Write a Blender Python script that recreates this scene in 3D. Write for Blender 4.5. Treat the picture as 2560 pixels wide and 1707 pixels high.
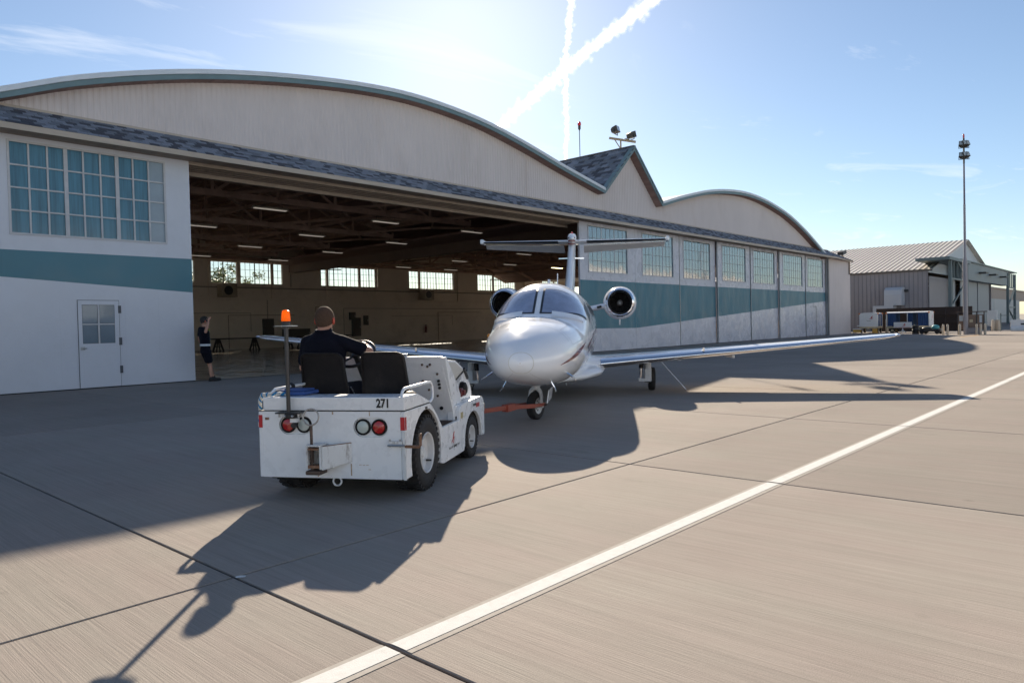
import bpy, bmesh, math, random
from mathutils import Vector, Matrix
R = math.radians
random.seed(7)
scene = bpy.context.scene
for o in list(bpy.data.objects): bpy.data.objects.remove(o)
COL = scene.collection

# ------------------------------------------------------------------ camera
CAM_YAW, CAM_PITCH, CAM_ROLL = R(47.8204), R(1.2623), R(1.3118)
fwd = Vector((math.sin(CAM_YAW)*math.cos(CAM_PITCH), math.cos(CAM_YAW)*math.cos(CAM_PITCH), -math.sin(CAM_PITCH)))
rgt = Vector((math.cos(CAM_YAW), -math.sin(CAM_YAW), 0))
dwn = fwd.cross(rgt)
c_, s_ = math.cos(CAM_ROLL), math.sin(CAM_ROLL)
rgt, dwn = c_*rgt + s_*dwn, -s_*rgt + c_*dwn
cam_d = bpy.data.cameras.new('camera'); cam = bpy.data.objects.new('camera', cam_d); COL.objects.link(cam)
cam_d.sensor_width = 36.0; cam_d.lens = 1808.92/2560*36.0; cam_d.clip_end = 60000; cam_d.clip_start = .05
mw = Matrix.Identity(4)
for i in range(3):
    mw[i][0] = rgt[i]; mw[i][1] = -dwn[i]; mw[i][2] = -fwd[i]
mw[0][3], mw[1][3], mw[2][3] = 0, 0, 1.4
cam.matrix_world = mw
scene.camera = cam

# ------------------------------------------------------------------ sky and sun
SUN_EL, SUN_AZ = 25.4, 45.9          # azimuth counted from +X towards +Y
sun_dir = Vector((math.cos(R(SUN_EL))*math.cos(R(SUN_AZ)), math.cos(R(SUN_EL))*math.sin(R(SUN_AZ)), math.sin(R(SUN_EL))))
world = bpy.data.worlds.new('World'); scene.world = world; world.use_nodes = True
wn, wl = world.node_tree.nodes, world.node_tree.links
wn.clear()
wout = wn.new('ShaderNodeOutputWorld'); bg = wn.new('ShaderNodeBackground'); bg.inputs['Strength'].default_value = 0.060
sky = wn.new('ShaderNodeTexSky'); sky.sky_type = 'NISHITA'; sky.sun_disc = False
sky.sun_elevation = R(SUN_EL); sky.sun_rotation = R(90-SUN_AZ); sky.air_density = 1.0; sky.dust_density = 0.25; sky.ozone_density = 3.2
# thin cirrus: stretched noise on a plane high above, bright white where present
tc = wn.new('ShaderNodeTexCoord'); sep = wn.new('ShaderNodeSeparateXYZ'); wl.new(tc.outputs['Generated'], sep.inputs[0])
mx = wn.new('ShaderNodeMath'); mx.operation = 'MAXIMUM'; mx.inputs[1].default_value = 0.04; wl.new(sep.outputs[2], mx.inputs[0])
dx = wn.new('ShaderNodeMath'); dx.operation = 'DIVIDE'; wl.new(sep.outputs[0], dx.inputs[0]); wl.new(mx.outputs[0], dx.inputs[1])
dy = wn.new('ShaderNodeMath'); dy.operation = 'DIVIDE'; wl.new(sep.outputs[1], dy.inputs[0]); wl.new(mx.outputs[0], dy.inputs[1])
cmb = wn.new('ShaderNodeCombineXYZ'); wl.new(dx.outputs[0], cmb.inputs[0]); wl.new(dy.outputs[0], cmb.inputs[1])
mp = wn.new('ShaderNodeMapping'); mp.inputs['Rotation'].default_value = (0, 0, R(35)); mp.inputs['Scale'].default_value = (.55, 1.5, 1); mp.inputs['Location'].default_value = (-8, -2, 0)
wl.new(cmb.outputs[0], mp.inputs[0])
cn = wn.new('ShaderNodeTexNoise'); cn.inputs['Scale'].default_value = 1.0; cn.inputs['Detail'].default_value = 9; cn.inputs['Roughness'].default_value = .62; cn.inputs['Distortion'].default_value = .9
wl.new(mp.outputs[0], cn.inputs[0])
cr = wn.new('ShaderNodeValToRGB'); cr.color_ramp.elements[0].position = .57; cr.color_ramp.elements[1].position = .88
wl.new(cn.outputs[0], cr.inputs[0])
cm = wn.new('ShaderNodeMixRGB'); cm.blend_type = 'MIX'; cm.inputs[2].default_value = (9.5, 9.7, 10, 1)
cf = wn.new('ShaderNodeMath'); cf.operation = 'MULTIPLY'; cf.inputs[1].default_value = .75; wl.new(cr.outputs[0], cf.inputs[0])
hs = wn.new('ShaderNodeHueSaturation'); hs.inputs['Saturation'].default_value = .94; wl.new(sky.outputs[0], hs.inputs['Color'])
wl.new(cf.outputs[0], cm.inputs[0]); wl.new(hs.outputs[0], cm.inputs[1])
wl.new(cm.outputs[0], bg.inputs[0]); wl.new(bg.outputs[0], wout.inputs[0])
sun_l = bpy.data.lights.new('sun', 'SUN'); sun_l.energy = 4.7; sun_l.angle = R(.53); sun_l.color = (1.0, .87, .70)
sun = bpy.data.objects.new('sun', sun_l); COL.objects.link(sun)
sun.rotation_euler = (-sun_dir).to_track_quat('-Z', 'Y').to_euler(); sun.location = sun_dir*200

# ------------------------------------------------------------------ view
scene.render.engine = 'CYCLES'
scene.view_settings.view_transform = 'Standard'; scene.view_settings.look = 'None'
scene.view_settings.exposure = 1.07; scene.view_settings.gamma = 1.0; scene.view_settings.use_curve_mapping = False
try:
    scene.cycles.max_bounces = 10; scene.cycles.diffuse_bounces = 8; scene.cycles.transparent_max_bounces = 110
    scene.cycles.caustics_reflective = False; scene.cycles.caustics_refractive = False
    scene.cycles.sample_clamp_indirect = 6.0
except Exception: pass

# ------------------------------------------------------------------ helpers
class MB:
    """collects shapes; build() links them as one mesh object"""
    def __init__(s): s.v = []; s.f = []
    def add(s, vs, fs):
        b = len(s.v); s.v += [tuple(v) for v in vs]; s.f += [tuple(i+b for i in f) for f in fs]; return s
    def box(s, x0, x1, y0, y1, z0, z1, M=None):
        vs = [Vector((x, y, z)) for z in (z0, z1) for y in (y0, y1) for x in (x0, x1)]
        if M is not None: vs = [M @ v for v in vs]
        return s.add(vs, [(0,2,3,1),(4,5,7,6),(0,1,5,4),(2,6,7,3),(0,4,6,2),(1,3,7,5)])
    def bar(s, a, b, w, h=None, up=(0,0,1)):
        a, b = Vector(a), Vector(b); h = h or w; d = (b-a).normalized(); up = Vector(up)
        if abs(d.dot(up)) > .99: up = Vector((1,0,0))
        x = d.cross(up).normalized(); y = x.cross(d)
        vs = []
        for p in (a, b):
            for i, j in ((-1,-1),(1,-1),(1,1),(-1,1)): vs.append(p + x*(i*w/2) + y*(j*h/2))
        return s.add(vs, [(0,3,2,1),(4,5,6,7),(0,1,5,4),(1,2,6,5),(2,3,7,6),(3,0,4,7)])
    def tube(s, pts, r, n=10, closed=False, cap=True):
        pts = [Vector(p) for p in pts]; rs = r if isinstance(r, (list, tuple)) else [r]*len(pts); m = len(pts)
        rings = []; prev = None
        for i, p in enumerate(pts):
            if closed: d = (pts[(i+1)%m]-pts[i-1]).normalized()
            else: d = (pts[min(i+1,m-1)]-pts[max(i-1,0)]).normalized()
            if prev is None:
                u = Vector((0,0,1)) if abs(d.z) < .95 else Vector((1,0,0)); x = d.cross(u).normalized()
            else:
                x = (prev - d*prev.dot(d)).normalized()
            prev = x; y = d.cross(x)
            rings.append([p + (x*math.cos(2*math.pi*k/n) + y*math.sin(2*math.pi*k/n))*rs[i] for k in range(n)])
        return s.loft(rings, closed=closed, cap=cap)
    def loft(s, rings, closed=False, cap=True):
        n = len(rings[0]); b = len(s.v); m = len(rings)
        for r in rings: s.v += [tuple(p) for p in r]
        for i in range(m if closed else m-1):
            j = (i+1) % m
            for k in range(n):
                l = (k+1) % n
                s.f.append((b+i*n+k, b+i*n+l, b+j*n+l, b+j*n+k))
        if cap and not closed:
            s.f.append(tuple(b+k for k in range(n))[::-1]); s.f.append(tuple(b+(m-1)*n+k for k in range(n)))
        return s
    def lathe(s, prof, n=24, M=None, cap=True):
        """profile of (radius, height) about local z"""
        rings = []
        for r, h in prof:
            ring = [Vector((r*math.cos(2*math.pi*k/n), r*math.sin(2*math.pi*k/n), h)) for k in range(n)]
            if M is not None: ring = [M @ p for p in ring]
            rings.append(ring)
        return s.loft(rings, cap=cap)
    def prism(s, poly, d0, d1, f):
        """poly of 2d points; f(a, b, d) -> 3d"""
        n = len(poly); b = len(s.v)
        for d in (d0, d1): s.v += [tuple(f(p[0], p[1], d)) for p in poly]
        for k in range(n):
            l = (k+1) % n; s.f.append((b+k, b+l, b+n+l, b+n+k))
        s.f.append(tuple(b+k for k in range(n))[::-1]); s.f.append(tuple(b+n+k for k in range(n)))
        return s
    def ball(s, c, r, n=12, m=8, M=None):
        rx, ry, rz = r if isinstance(r, (list, tuple)) else (r, r, r)
        rings = []
        for i in range(m+1):
            t = math.pi*i/m; st = max(math.sin(t), .02)
            ring = [Vector((rx*st*math.cos(2*math.pi*k/n), ry*st*math.sin(2*math.pi*k/n), -rz*math.cos(t))) for k in range(n)]
            if M is not None: ring = [M @ p for p in ring]
            rings.append([p + Vector(c) for p in ring])
        return s.loft(rings)
    def mesh(s, name):
        me = bpy.data.meshes.new(name); me.from_pydata([tuple(v) for v in s.v], [], s.f); me.validate(); me.update(); return me
    def build(s, name, mat, parent=None, smooth=False, bevel=0, auto=None, seg=2):
        me = s.mesh(name)
        bm = bmesh.new(); bm.from_mesh(me); bmesh.ops.recalc_face_normals(bm, faces=bm.faces)
        if bevel:
            ed = [e for e in bm.edges if len(e.link_faces) == 2 and e.calc_face_angle(0) > R(25)]
            bmesh.ops.bevel(bm, geom=ed, offset=bevel, segments=seg, profile=.6, affect='EDGES', clamp_overlap=True)
        if smooth:
            lim = R(auto or 40)
            for fc in bm.faces: fc.smooth = True
            for e in bm.edges:
                if len(e.link_faces) == 2 and e.calc_face_angle(0) > lim: e.smooth = False
        bm.to_mesh(me); bm.free(); me.update()
        return put(name, me, mat, parent)
def put(name, me, mat, parent=None):
    if mat is not None and not me.materials: me.materials.append(mat)
    o = bpy.data.objects.new(name, me); COL.objects.link(o)
    if parent is not None: o.parent = parent
    return o
def empty(name, loc=(0,0,0), rz=0.0):
    o = bpy.data.objects.new(name, None); COL.objects.link(o); o.location = loc; o.rotation_euler = (0, 0, rz); o.empty_display_size = .2; return o
def tag(o, label=None, cat=None, group=None, kind=None):
    if label: o['label'] = label
    if cat: o['category'] = cat
    if group: o['group'] = group
    if kind: o['kind'] = kind
    return o
def inst(name, src, parent, loc=(0,0,0), rot=(0,0,0), scale=(1,1,1)):
    o = bpy.data.objects.new(name, src); COL.objects.link(o); o.parent = parent; o.location = loc; o.rotation_euler = rot; o.scale = scale; return o

# ------------------------------------------------------------------ materials
MATS = {}
def mat(name, color, rough=.6, metal=0.0, var=0.0, vscale=3.0, stretch=(1,1,1), bump=0.0, bscale=40.0, coat=0.0, spec=.5, grime=0.0, grime_col=(.12,.08,.05), gscale=1.2, rvar=0.0, trans=0.0, bstretch=None, emis=None, sss=0.0, objvar=0.0):
    m = bpy.data.materials.new(name); m.use_nodes = True; MATS[name] = m
    n, l = m.node_tree.nodes, m.node_tree.links; b = n['Principled BSDF']
    b.inputs['Roughness'].default_value = rough; b.inputs['Metallic'].default_value = metal
    b.inputs['Coat Weight'].default_value = coat; b.inputs['Coat Roughness'].default_value = .04; b.inputs['Specular IOR Level'].default_value = spec
    b.inputs['Base Color'].default_value = (*color, 1)
    if trans: b.inputs['Transmission Weight'].default_value = trans
    if sss: b.inputs['Subsurface Weight'].default_value = sss; b.inputs['Subsurface Radius'].default_value = (.03, .008, .004)
    if emis: b.inputs['Emission Color'].default_value = (*emis[0], 1); b.inputs['Emission Strength'].default_value = emis[1]
    tcn = n.new('ShaderNodeTexCoord'); mpn = n.new('ShaderNodeMapping'); mpn.inputs['Scale'].default_value = stretch
    geo = n.new('ShaderNodeNewGeometry'); l.new(geo.outputs['Position'] if objvar == 0 else geo.outputs['Position'], mpn.inputs[0])
    col = None
    if var:
        t = n.new('ShaderNodeTexNoise'); t.inputs['Scale'].default_value = vscale; t.inputs['Detail'].default_value = 7; t.inputs['Roughness'].default_value = .65
        l.new(mpn.outputs[0], t.inputs[0])
        mr = n.new('ShaderNodeMapRange'); mr.inputs[1].default_value = .25; mr.inputs[2].default_value = .75; mr.inputs[3].default_value = 1-var; mr.inputs[4].default_value = 1+var
        l.new(t.outputs[0], mr.inputs[0])
        mu = n.new('ShaderNodeMixRGB'); mu.blend_type = 'MULTIPLY'; mu.inputs[0].default_value = 1; mu.inputs[1].default_value = (*color, 1); l.new(mr.outputs[0], mu.inputs[2]); col = mu.outputs[0]
    if objvar:
        oi = n.new('ShaderNodeObjectInfo'); mr = n.new('ShaderNodeMapRange'); mr.inputs[3].default_value = 1-objvar; mr.inputs[4].default_value = 1+objvar
        l.new(oi.outputs['Random'], mr.inputs[0])
        mu = n.new('ShaderNodeMixRGB'); mu.blend_type = 'MULTIPLY'; mu.inputs[0].default_value = 1
        if col is None: mu.inputs[1].default_value = (*color, 1)
        else: l.new(col, mu.inputs[1])
        l.new(mr.outputs[0], mu.inputs[2]); col = mu.outputs[0]
    if grime:
        t = n.new('ShaderNodeTexNoise'); t.inputs['Scale'].default_value = gscale; t.inputs['Detail'].default_value = 10; t.inputs['Roughness'].default_value = .72
        l.new(mpn.outputs[0], t.inputs[0])
        rp = n.new('ShaderNodeValToRGB'); rp.color_ramp.elements[0].position = .52; rp.color_ramp.elements[1].position = .72; l.new(t.outputs[0], rp.inputs[0])
        mm = n.new('ShaderNodeMath'); mm.operation = 'MULTIPLY'; mm.inputs[1].default_value = grime; l.new(rp.outputs[0], mm.inputs[0])
        mu = n.new('ShaderNodeMixRGB'); mu.inputs[2].default_value = (*grime_col, 1)
        if col is None: mu.inputs[1].default_value = (*color, 1)
        else: l.new(col, mu.inputs[1])
        l.new(mm.outputs[0], mu.inputs[0]); col = mu.outputs[0]
    if col is not None: l.new(col, b.inputs['Base Color'])
    if rvar:
        t = n.new('ShaderNodeTexNoise'); t.inputs['Scale'].default_value = vscale*2; t.inputs['Detail'].default_value = 6; l.new(mpn.outputs[0], t.inputs[0])
        mr = n.new('ShaderNodeMapRange'); mr.inputs[1].default_value = .3; mr.inputs[2].default_value = .7; mr.inputs[3].default_value = max(rough-rvar, .02); mr.inputs[4].default_value = rough+rvar
        l.new(t.outputs[0], mr.inputs[0]); l.new(mr.outputs[0], b.inputs['Roughness'])
    if bump:
        t = n.new('ShaderNodeTexNoise'); t.inputs['Scale'].default_value = bscale; t.inputs['Detail'].default_value = 5
        if bstretch:
            mp2 = n.new('ShaderNodeMapping'); mp2.inputs['Scale'].default_value = bstretch; l.new(geo.outputs['Position'], mp2.inputs[0]); l.new(mp2.outputs[0], t.inputs[0])
        else: l.new(mpn.outputs[0], t.inputs[0])
        bp = n.new('ShaderNodeBump'); bp.inputs['Strength'].default_value = 1.0; bp.inputs['Distance'].default_value = bump; l.new(t.outputs[0], bp.inputs['Height']); l.new(bp.outputs[0], b.inputs['Normal'])
    return m
def glass(name, tint=(.9,.95,.97), refl=.12, rough=.02):
    m = bpy.data.materials.new(name); m.use_nodes = True; n, l = m.node_tree.nodes, m.node_tree.links; n.clear()
    o = n.new('ShaderNodeOutputMaterial'); t = n.new('ShaderNodeBsdfTransparent'); t.inputs[0].default_value = (*tint, 1)
    g = n.new('ShaderNodeBsdfGlossy'); g.inputs['Roughness'].default_value = rough; x = n.new('ShaderNodeMixShader'); x.inputs[0].default_value = refl
    l.new(t.outputs[0], x.inputs[1]); l.new(g.outputs[0], x.inputs[2]); l.new(x.outputs[0], o.inputs[0]); return m

M_joint = mat('joint sealant', (.035,.030,.030), .5, var=.3, vscale=20)
M_ground = mat('far concrete', (.28,.25,.21), .85, var=.2, vscale=.15)
M_white_paint = mat('road paint white', (.66,.655,.63), .95, spec=.05, var=.06, vscale=18, grime=.25, grime_col=(.36,.32,.27), gscale=14, bump=.0015, bscale=160)
M_old_paint = mat('worn paint', (.42,.39,.35), .95, spec=.05, var=.12, vscale=9, stretch=(3,1,1), grime=.75, grime_col=(.36,.32,.27), gscale=5)
M_door = mat('door paint', (.64,.65,.69), .38, var=.05, vscale=.7, bump=.012, bscale=1.3, bstretch=(1,1,.8), grime=.08, grime_col=(.30,.27,.24), gscale=1.6, rvar=.08)
M_door_r = mat('door paint dented', (.57,.565,.61), .28, var=.10, vscale=.9, bump=.04, bscale=1.2, bstretch=(1,1,.7), grime=.0, rvar=.08)
M_teal_r = mat('teal paint dented', (.050,.185,.235), .36, spec=.3, var=.12, vscale=.8, stretch=(1.6,1,.6), bump=.04, bscale=1.1, bstretch=(1.4,1,.5), rvar=.08)
M_teal = mat('teal paint', (.055,.185,.235), .38, var=.07, vscale=.8, bump=.012, bscale=1.3, bstretch=(1,1,.8), rvar=.08)
M_corr = mat('corrugated sheet', (.68,.60,.565), .6, var=.06, vscale=.6, stretch=(1,1,.35), grime=.14, grime_col=(.30,.20,.13), gscale=.9)
M_fascia = mat('fascia teal', (.17,.25,.265), .6, var=.12, vscale=2)
M_drip = mat('drip edge metal', (.72,.75,.78), .45, metal=.0, var=.08, vscale=1.5)
M_wood = mat('eave trim', (.50,.42,.34), .7, var=.15, vscale=2.5, stretch=(.3,1,4))
M_soffit = mat('soffit', (.34,.27,.21), .8, var=.15, vscale=2)
M_shing = mat('asphalt shingle', (.17,.185,.215), .9, var=.25, vscale=30, bump=.003, bscale=120, objvar=.5)
M_shing2 = mat('asphalt shingle field', (.15,.15,.165), .9, var=.45, vscale=2.2, stretch=(1,.8,4))
M_sh = [mat('shingle %s' % k, c, .9, var=.2, vscale=30, bump=.003, bscale=120) for k, c in (('light',(.235,.26,.31)),('mid',(.165,.185,.22)),('dark',(.075,.08,.10)))]
M_roof = mat('roof membrane', (.50,.47,.42), .6, var=.15, vscale=.4)
M_dark_wood = mat('dark timber', (.42,.29,.23), .8, var=.3, vscale=1.2)
M_deck = mat('roof deck boards', (.27,.175,.15), .85, var=.35, vscale=1.0, stretch=(4,.4,1))
M_inwall = mat('interior wall', (.72,.64,.54), .7, var=.10, vscale=.4, grime=.3, grime_col=(.20,.16,.12), gscale=.5)
M_floor = mat('polished floor', (.26,.215,.18), .16, var=.25, vscale=.5, rvar=.08, bump=.0006, bscale=8)
M_glass = glass('clear glass', (.92,.94,.93), .08)
M_white = mat('white enamel', (.74,.74,.73), .35, var=.04, vscale=4)
M_black = mat('black metal', (.02,.02,.022), .45, var=.2, vscale=6)
M_steel = mat('galvanised steel', (.42,.43,.44), .35, metal=.8, var=.15, vscale=8)
# ------------------------------------------------------------------ ground: slabs with sealed joints
def concrete():
    m = bpy.data.materials.new('broomed concrete'); m.use_nodes = True; n, l = m.node_tree.nodes, m.node_tree.links; b = n['Principled BSDF']
    geo = n.new('ShaderNodeNewGeometry')
    def noise(scale, st, det=6, ro=.6):
        mp = n.new('ShaderNodeMapping'); mp.inputs['Scale'].default_value = st; l.new(geo.outputs['Position'], mp.inputs[0])
        t = n.new('ShaderNodeTexNoise'); t.inputs['Scale'].default_value = scale; t.inputs['Detail'].default_value = det; t.inputs['Roughness'].default_value = ro; l.new(mp.outputs[0], t.inputs[0]); return t.outputs[0]
    def rng(src, a, b_, lo, hi):
        r = n.new('ShaderNodeMapRange'); r.inputs[1].default_value = a; r.inputs[2].default_value = b_; r.inputs[3].default_value = lo; r.inputs[4].default_value = hi; l.new(src, r.inputs[0]); return r.outputs[0]
    def mul(a, b_):
        r = n.new('ShaderNodeMath'); r.operation = 'MULTIPLY'; l.new(a, r.inputs[0]); l.new(b_, r.inputs[1]); return r.outputs[0]
    def add(a, b_, k=1.0):
        r = n.new('ShaderNodeMath'); r.operation = 'MULTIPLY_ADD'; r.inputs[1].default_value = k; l.new(b_, r.inputs[0]); l.new(a, r.inputs[2]); return r.outputs[0]
    broad = rng(noise(.35, (1,1,1)), .3, .7, .90, 1.09)
    streak = rng(noise(1.0, (14,.55,1), 8, .7), .3, .7, .94, 1.05)
    fine = mul(rng(noise(1.0, (42,.30,1), 8, .72), .36, .54, .925, 1.03), rng(noise(1.0, (110,1.1,1), 5, .7), .36, .60, .925, 1.04))
    pink = rng(noise(2.2, (1,.35,1), 5, .6), .35, .65, 0, 1)
    grain = rng(noise(190, (1,1,1), 3), .3, .7, .82, 1.14)
    oi = n.new('ShaderNodeObjectInfo'); slab = rng(oi.outputs['Random'], 0, 1, .91, 1.07)
    f = mul(mul(mul(mul(broad, streak), fine), grain), slab)
    # dark tyre and oil marks
    st = n.new('ShaderNodeValToRGB'); st.color_ramp.elements[0].position = .60; st.color_ramp.elements[1].position = .76
    l.new(noise(1.3, (1,.5,1), 9, .75), st.inputs[0])
    f2 = mul(f, rng(st.outputs[0], 0, 1, 1, .80))
    vo = n.new('ShaderNodeTexVoronoi'); vo.inputs['Scale'].default_value = .9; wv_ = n.new('ShaderNodeVectorMath'); wv_.operation = 'ADD'; l.new(geo.outputs['Position'], wv_.inputs[0]); nz_ = n.new('ShaderNodeTexNoise'); nz_.inputs['Scale'].default_value = 9; nz_.inputs['Detail'].default_value = 4; sc_ = n.new('ShaderNodeVectorMath'); sc_.operation = 'SCALE'; sc_.inputs['Scale'].default_value = .10; l.new(nz_.outputs['Color'], sc_.inputs[0]); l.new(sc_.outputs[0], wv_.inputs[1]); l.new(wv_.outputs[0], vo.inputs['Vector'])
    f2 = mul(f2, rng(vo.outputs['Distance'], .02, .05, .84, 1.0))
    mu = n.new('ShaderNodeMixRGB'); mu.blend_type = 'MULTIPLY'; mu.inputs[0].default_value = 1; mu.inputs[1].default_value = (.262,.228,.193,1); l.new(f2, mu.inputs[2]); pk = n.new('ShaderNodeMixRGB'); pk.inputs[1].default_value = (.315,.285,.25,1); pk.inputs[2].default_value = (.325,.281,.25,1); l.new(pink, pk.inputs[0]); l.new(pk.outputs[0], mu.inputs[1]); l.new(mu.outputs[0], b.inputs['Base Color'])
    b.inputs['Roughness'].default_value = .9; b.inputs['Specular IOR Level'].default_value = .06
    h = add(noise(1.0, (130,2.2,1), 3), noise(240, (1,1,1), 2), .5)
    bp = n.new('ShaderNodeBump'); bp.inputs['Distance'].default_value = .0035; bp.inputs['Strength'].default_value = .8; l.new(h, bp.inputs['Height']); l.new(bp.outputs[0], b.inputs['Normal'])
    return m
M_conc = concrete()
g = MB().add([(-9000,-9000,-.03),(9000,-9000,-.03),(9000,9000,-.03),(-9000,9000,-.03)], [(0,1,2,3)]).build('ground', M_ground); tag(g, kind='structure')
FLECKS = [(1.81, 3.01), (1.63, 2.97), (1.48, 2.95), (1.35, 2.92)]; WHITE_FLECK = (1.98, 3.93)
SX0, SL = 1.959, 4.108
rows = [-20.7, -12.5, -4.25, 3.958, 12.2, 20.45]
ap = empty('apron'); tag(ap, kind='structure')
nx0, nx1 = -7, 34
def speck(x, y, r, m, rz=0, asp=1.0):
    o = MB().add([(r*asp*random.uniform(.8,1.1)*math.cos(a), r*random.uniform(.8,1.1)*math.sin(a), .0) for a in [2*math.pi*k/9 for k in range(9)]], [tuple(range(9))]).build('paint_fleck', m, ap); o.location = (x, y, .0035); o.rotation_euler = (0,0,rz)
bed = MB().add([(SX0+nx0*SL,-20.7,-.012),(SX0+nx1*SL,-20.7,-.012),(SX0+nx1*SL,20.45,-.012),(SX0+nx0*SL,20.45,-.012)], [(0,1,2,3)]).build('joint_sealant', M_joint, ap)
slab_me = {}
for r in range(len(rows)-1):
    w = rows[r+1]-rows[r]
    for i in range(nx0, nx1):
        key = r
        if key not in slab_me:
            gp = .010; bev = .004
            mb = MB(); a, b_ = SL/2-gp, w/2-gp
            mb.loft([[(-a,-b_,-.03),(a,-b_,-.03),(a,b_,-.03),(-a,b_,-.03)], [(-a,-b_,-bev),(a,-b_,-bev),(a,b_,-bev),(-a,b_,-bev)], [(-a+bev,-b_+bev,0),(a-bev,-b_+bev,0),(a-bev,b_-bev,0),(-a+bev,b_-bev,0)]])
            slab_me[key] = mb.mesh('slab'); slab_me[key].materials.append(M_conc)
        inst('slab', slab_me[key], ap, (SX0+(i+.5)*SL, (rows[r]+rows[r+1])/2, 0))
# apron strip right in front of the hangar sill
st = MB().box(SX0+nx0*SL, SX0+nx1*SL, 20.47, 20.84, -.03, .0).build('sill_strip', M_conc, ap)
M_fleck = mat('orange paint fleck', (.34,.25,.17), .8); M_fleckw = mat('white paint fleck', (.62,.62,.60), .8)
speck(*WHITE_FLECK, .022, M_fleckw, R(-40), 1.6)
# painted line: worn old band, fresh band on top; cut at every slab joint
ln = empty('painted_line'); tag(ln, kind='structure')
LY = 2.502
mo, mn = MB(), MB()
for i in range(nx0, nx1):
    x0, x1 = SX0+i*SL+.016, SX0+(i+1)*SL-.016
    mo.add([(x0,LY-.088,.0025),(x1,LY-.088,.0025),(x1,LY+.082,.0025),(x0,LY+.082,.0025)], [(0,1,2,3)])
    mn.add([(x0,LY-.053,.0045),(x1,LY-.053,.0045),(x1,LY+.052,.0045),(x0,LY+.052,.0045)], [(0,1,2,3)])
mo.build('worn_paint', M_old_paint, ln); mn.build('white_paint', M_white_paint, ln)

# ------------------------------------------------------------------ hangar
FY, BY = 20.86, 55.5
A1 = [(-1.6,4.6),(1.5,6.05),(4.84,7.38),(6.56,8.07),(8.65,8.71),(10.7,9.2),(13.24,9.65),(15.96,9.98),(18.4,10.07),(21.3,9.88),(24.0,9.42),(27.06,8.75),(30.23,8.12)]
A2 = [(35.80,8.07),(38.7,8.82),(42.03,9.50),(45.76,9.88),(49.0,9.84),(52.0,9.50),(54.7,9.00),(58.24,7.98),(62.2,6.55)]
GB = [(30.23,8.12),(33.0,10.70),(35.80,8.07)]
def spl(pts, n):
    out = []
    for i in range(len(pts)-1):
        p0, p1, p2, p3 = pts[max(i-1,0)], pts[i], pts[i+1], pts[min(i+2,len(pts)-1)]
        for k in range(n):
            t = k/n
            out.append(tuple(.5*((2*p1[j]) + (-p0[j]+p2[j])*t + (2*p0[j]-5*p1[j]+4*p2[j]-p3[j])*t*t + (-p0[j]+3*p1[j]-3*p2[j]+p3[j])*t**3) for j in range(2)))
    out.append(pts[-1]); return out
OV = .42                                   # roof overhang in front of the wall
def edge(pts): k = (FY-OV)/FY; return [(x*k, 1.4+(z-1.4)*k) for x, z in pts]
P1, P2, PG = edge(spl(A1, 4)), edge(spl(A2, 4)), edge(GB)
def zroof(x):
    best = -9
    for P in (P1, PG, P2):
        for (xa, za), (xb, zb) in zip(P, P[1:]):
            if xa <= x <= xb: best = max(best, za+(zb-za)*(x-xa)/(xb-xa))
    return best
hang = empty('hangar', (37, FY, 0)); tag(hang, 'large tan double-arch hangar with an open bay, white sliding doors and teal stripe', 'hangar')
def H(o): o.parent = hang; o.matrix_parent_inverse = Matrix.Translation((-37, -FY, 0)); return o
# gable wall of corrugated sheet
mb = MB(); x = 0.0; pitch = .152; vs = []; fs = []; k = 0
xs = []
while x < 60.9:
    for t, d in ((0,0),(.3,0),(.5,.015),(.8,.015)): xs.append((x+t*pitch, d))
    x += pitch
for x, d in xs: zt = max(zroof(x)-.16, 6.55); vs += [(x, FY+.02-d, 6.5), (x, FY+.02-d, zt)]
for i in range(len(xs)-1): fs.append((2*i, 2*i+2, 2*i+3, 2*i+1))
mb.add(vs, fs); H(mb.build('gable_wall', M_corr))
# sheet seams and lap line
mb = MB()
for x in (24.2,): H(MB().box(x, x+.02, FY-.022, FY-.013, 6.9, zroof(x)-.25).build('sheet_seam', M_corr))
# roofs: shell with thickness; outer membrane, dark deck inside
def shell(P, name, mat_out, thick=.22):
    n = len(P); rings = []
    y0, y1 = FY-OV, BY+.6
    vs = []; fs = []
    for y in (y0, y1):
        vs += [(x, y, z) for x, z in P] + [(x, y, z-thick) for x, z in P]
    for i in range(n-1):
        fs.append((i, i+1, 2*n+i+1, 2*n+i))
    o = MB().add(vs, fs).build(name, mat_out, smooth=True); H(o)
    vs2 = [(x, y0+.02, z-thick) for x, z in P] + [(x, y1, z-thick) for x, z in P]
    H(MB().add(vs2, [(i, i+n, i+n+1, i+1) for i in range(n-1)]).build('roof_deck', M_deck, smooth=True))
    return o
shell(P1, 'arched_roof', M_roof); shell(P2, 'arched_roof', M_roof); shell(PG, 'gable_roof', M_shing2)
# fascia board, pale drip edge, soffit under every roof edge
def edging(P):
    y = FY-OV
    def strip(dz0, dz1, ya, yb, name, m):
        vs = []; fs = []
        for x, z in P: vs += [(x, ya, z+dz0), (x, yb, z+dz0), (x, yb, z+dz1), (x, ya, z+dz1)]
        for i in range(len(P)-1):
            for k in range(4): fs.append((4*i+k, 4*i+(k+1)%4, 4*i+4+(k+1)%4, 4*i+4+k))
        fs += [(0,1,2,3), tuple(4*(len(P)-1)+k for k in range(4))]
        H(MB().add(vs, fs).build(name, m))
    strip(-.22, -.08, y-.02, y+.03, 'fascia', M_fascia)
    strip(-.075, .06, y-.05, y+.20, 'drip_edge', M_drip if P is not PG else M_fascia)
    strip(-.205, -.17, y+.035, FY+.02, 'soffit', M_fascia)
for P in (P1, P2, PG): edging(P)
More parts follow.
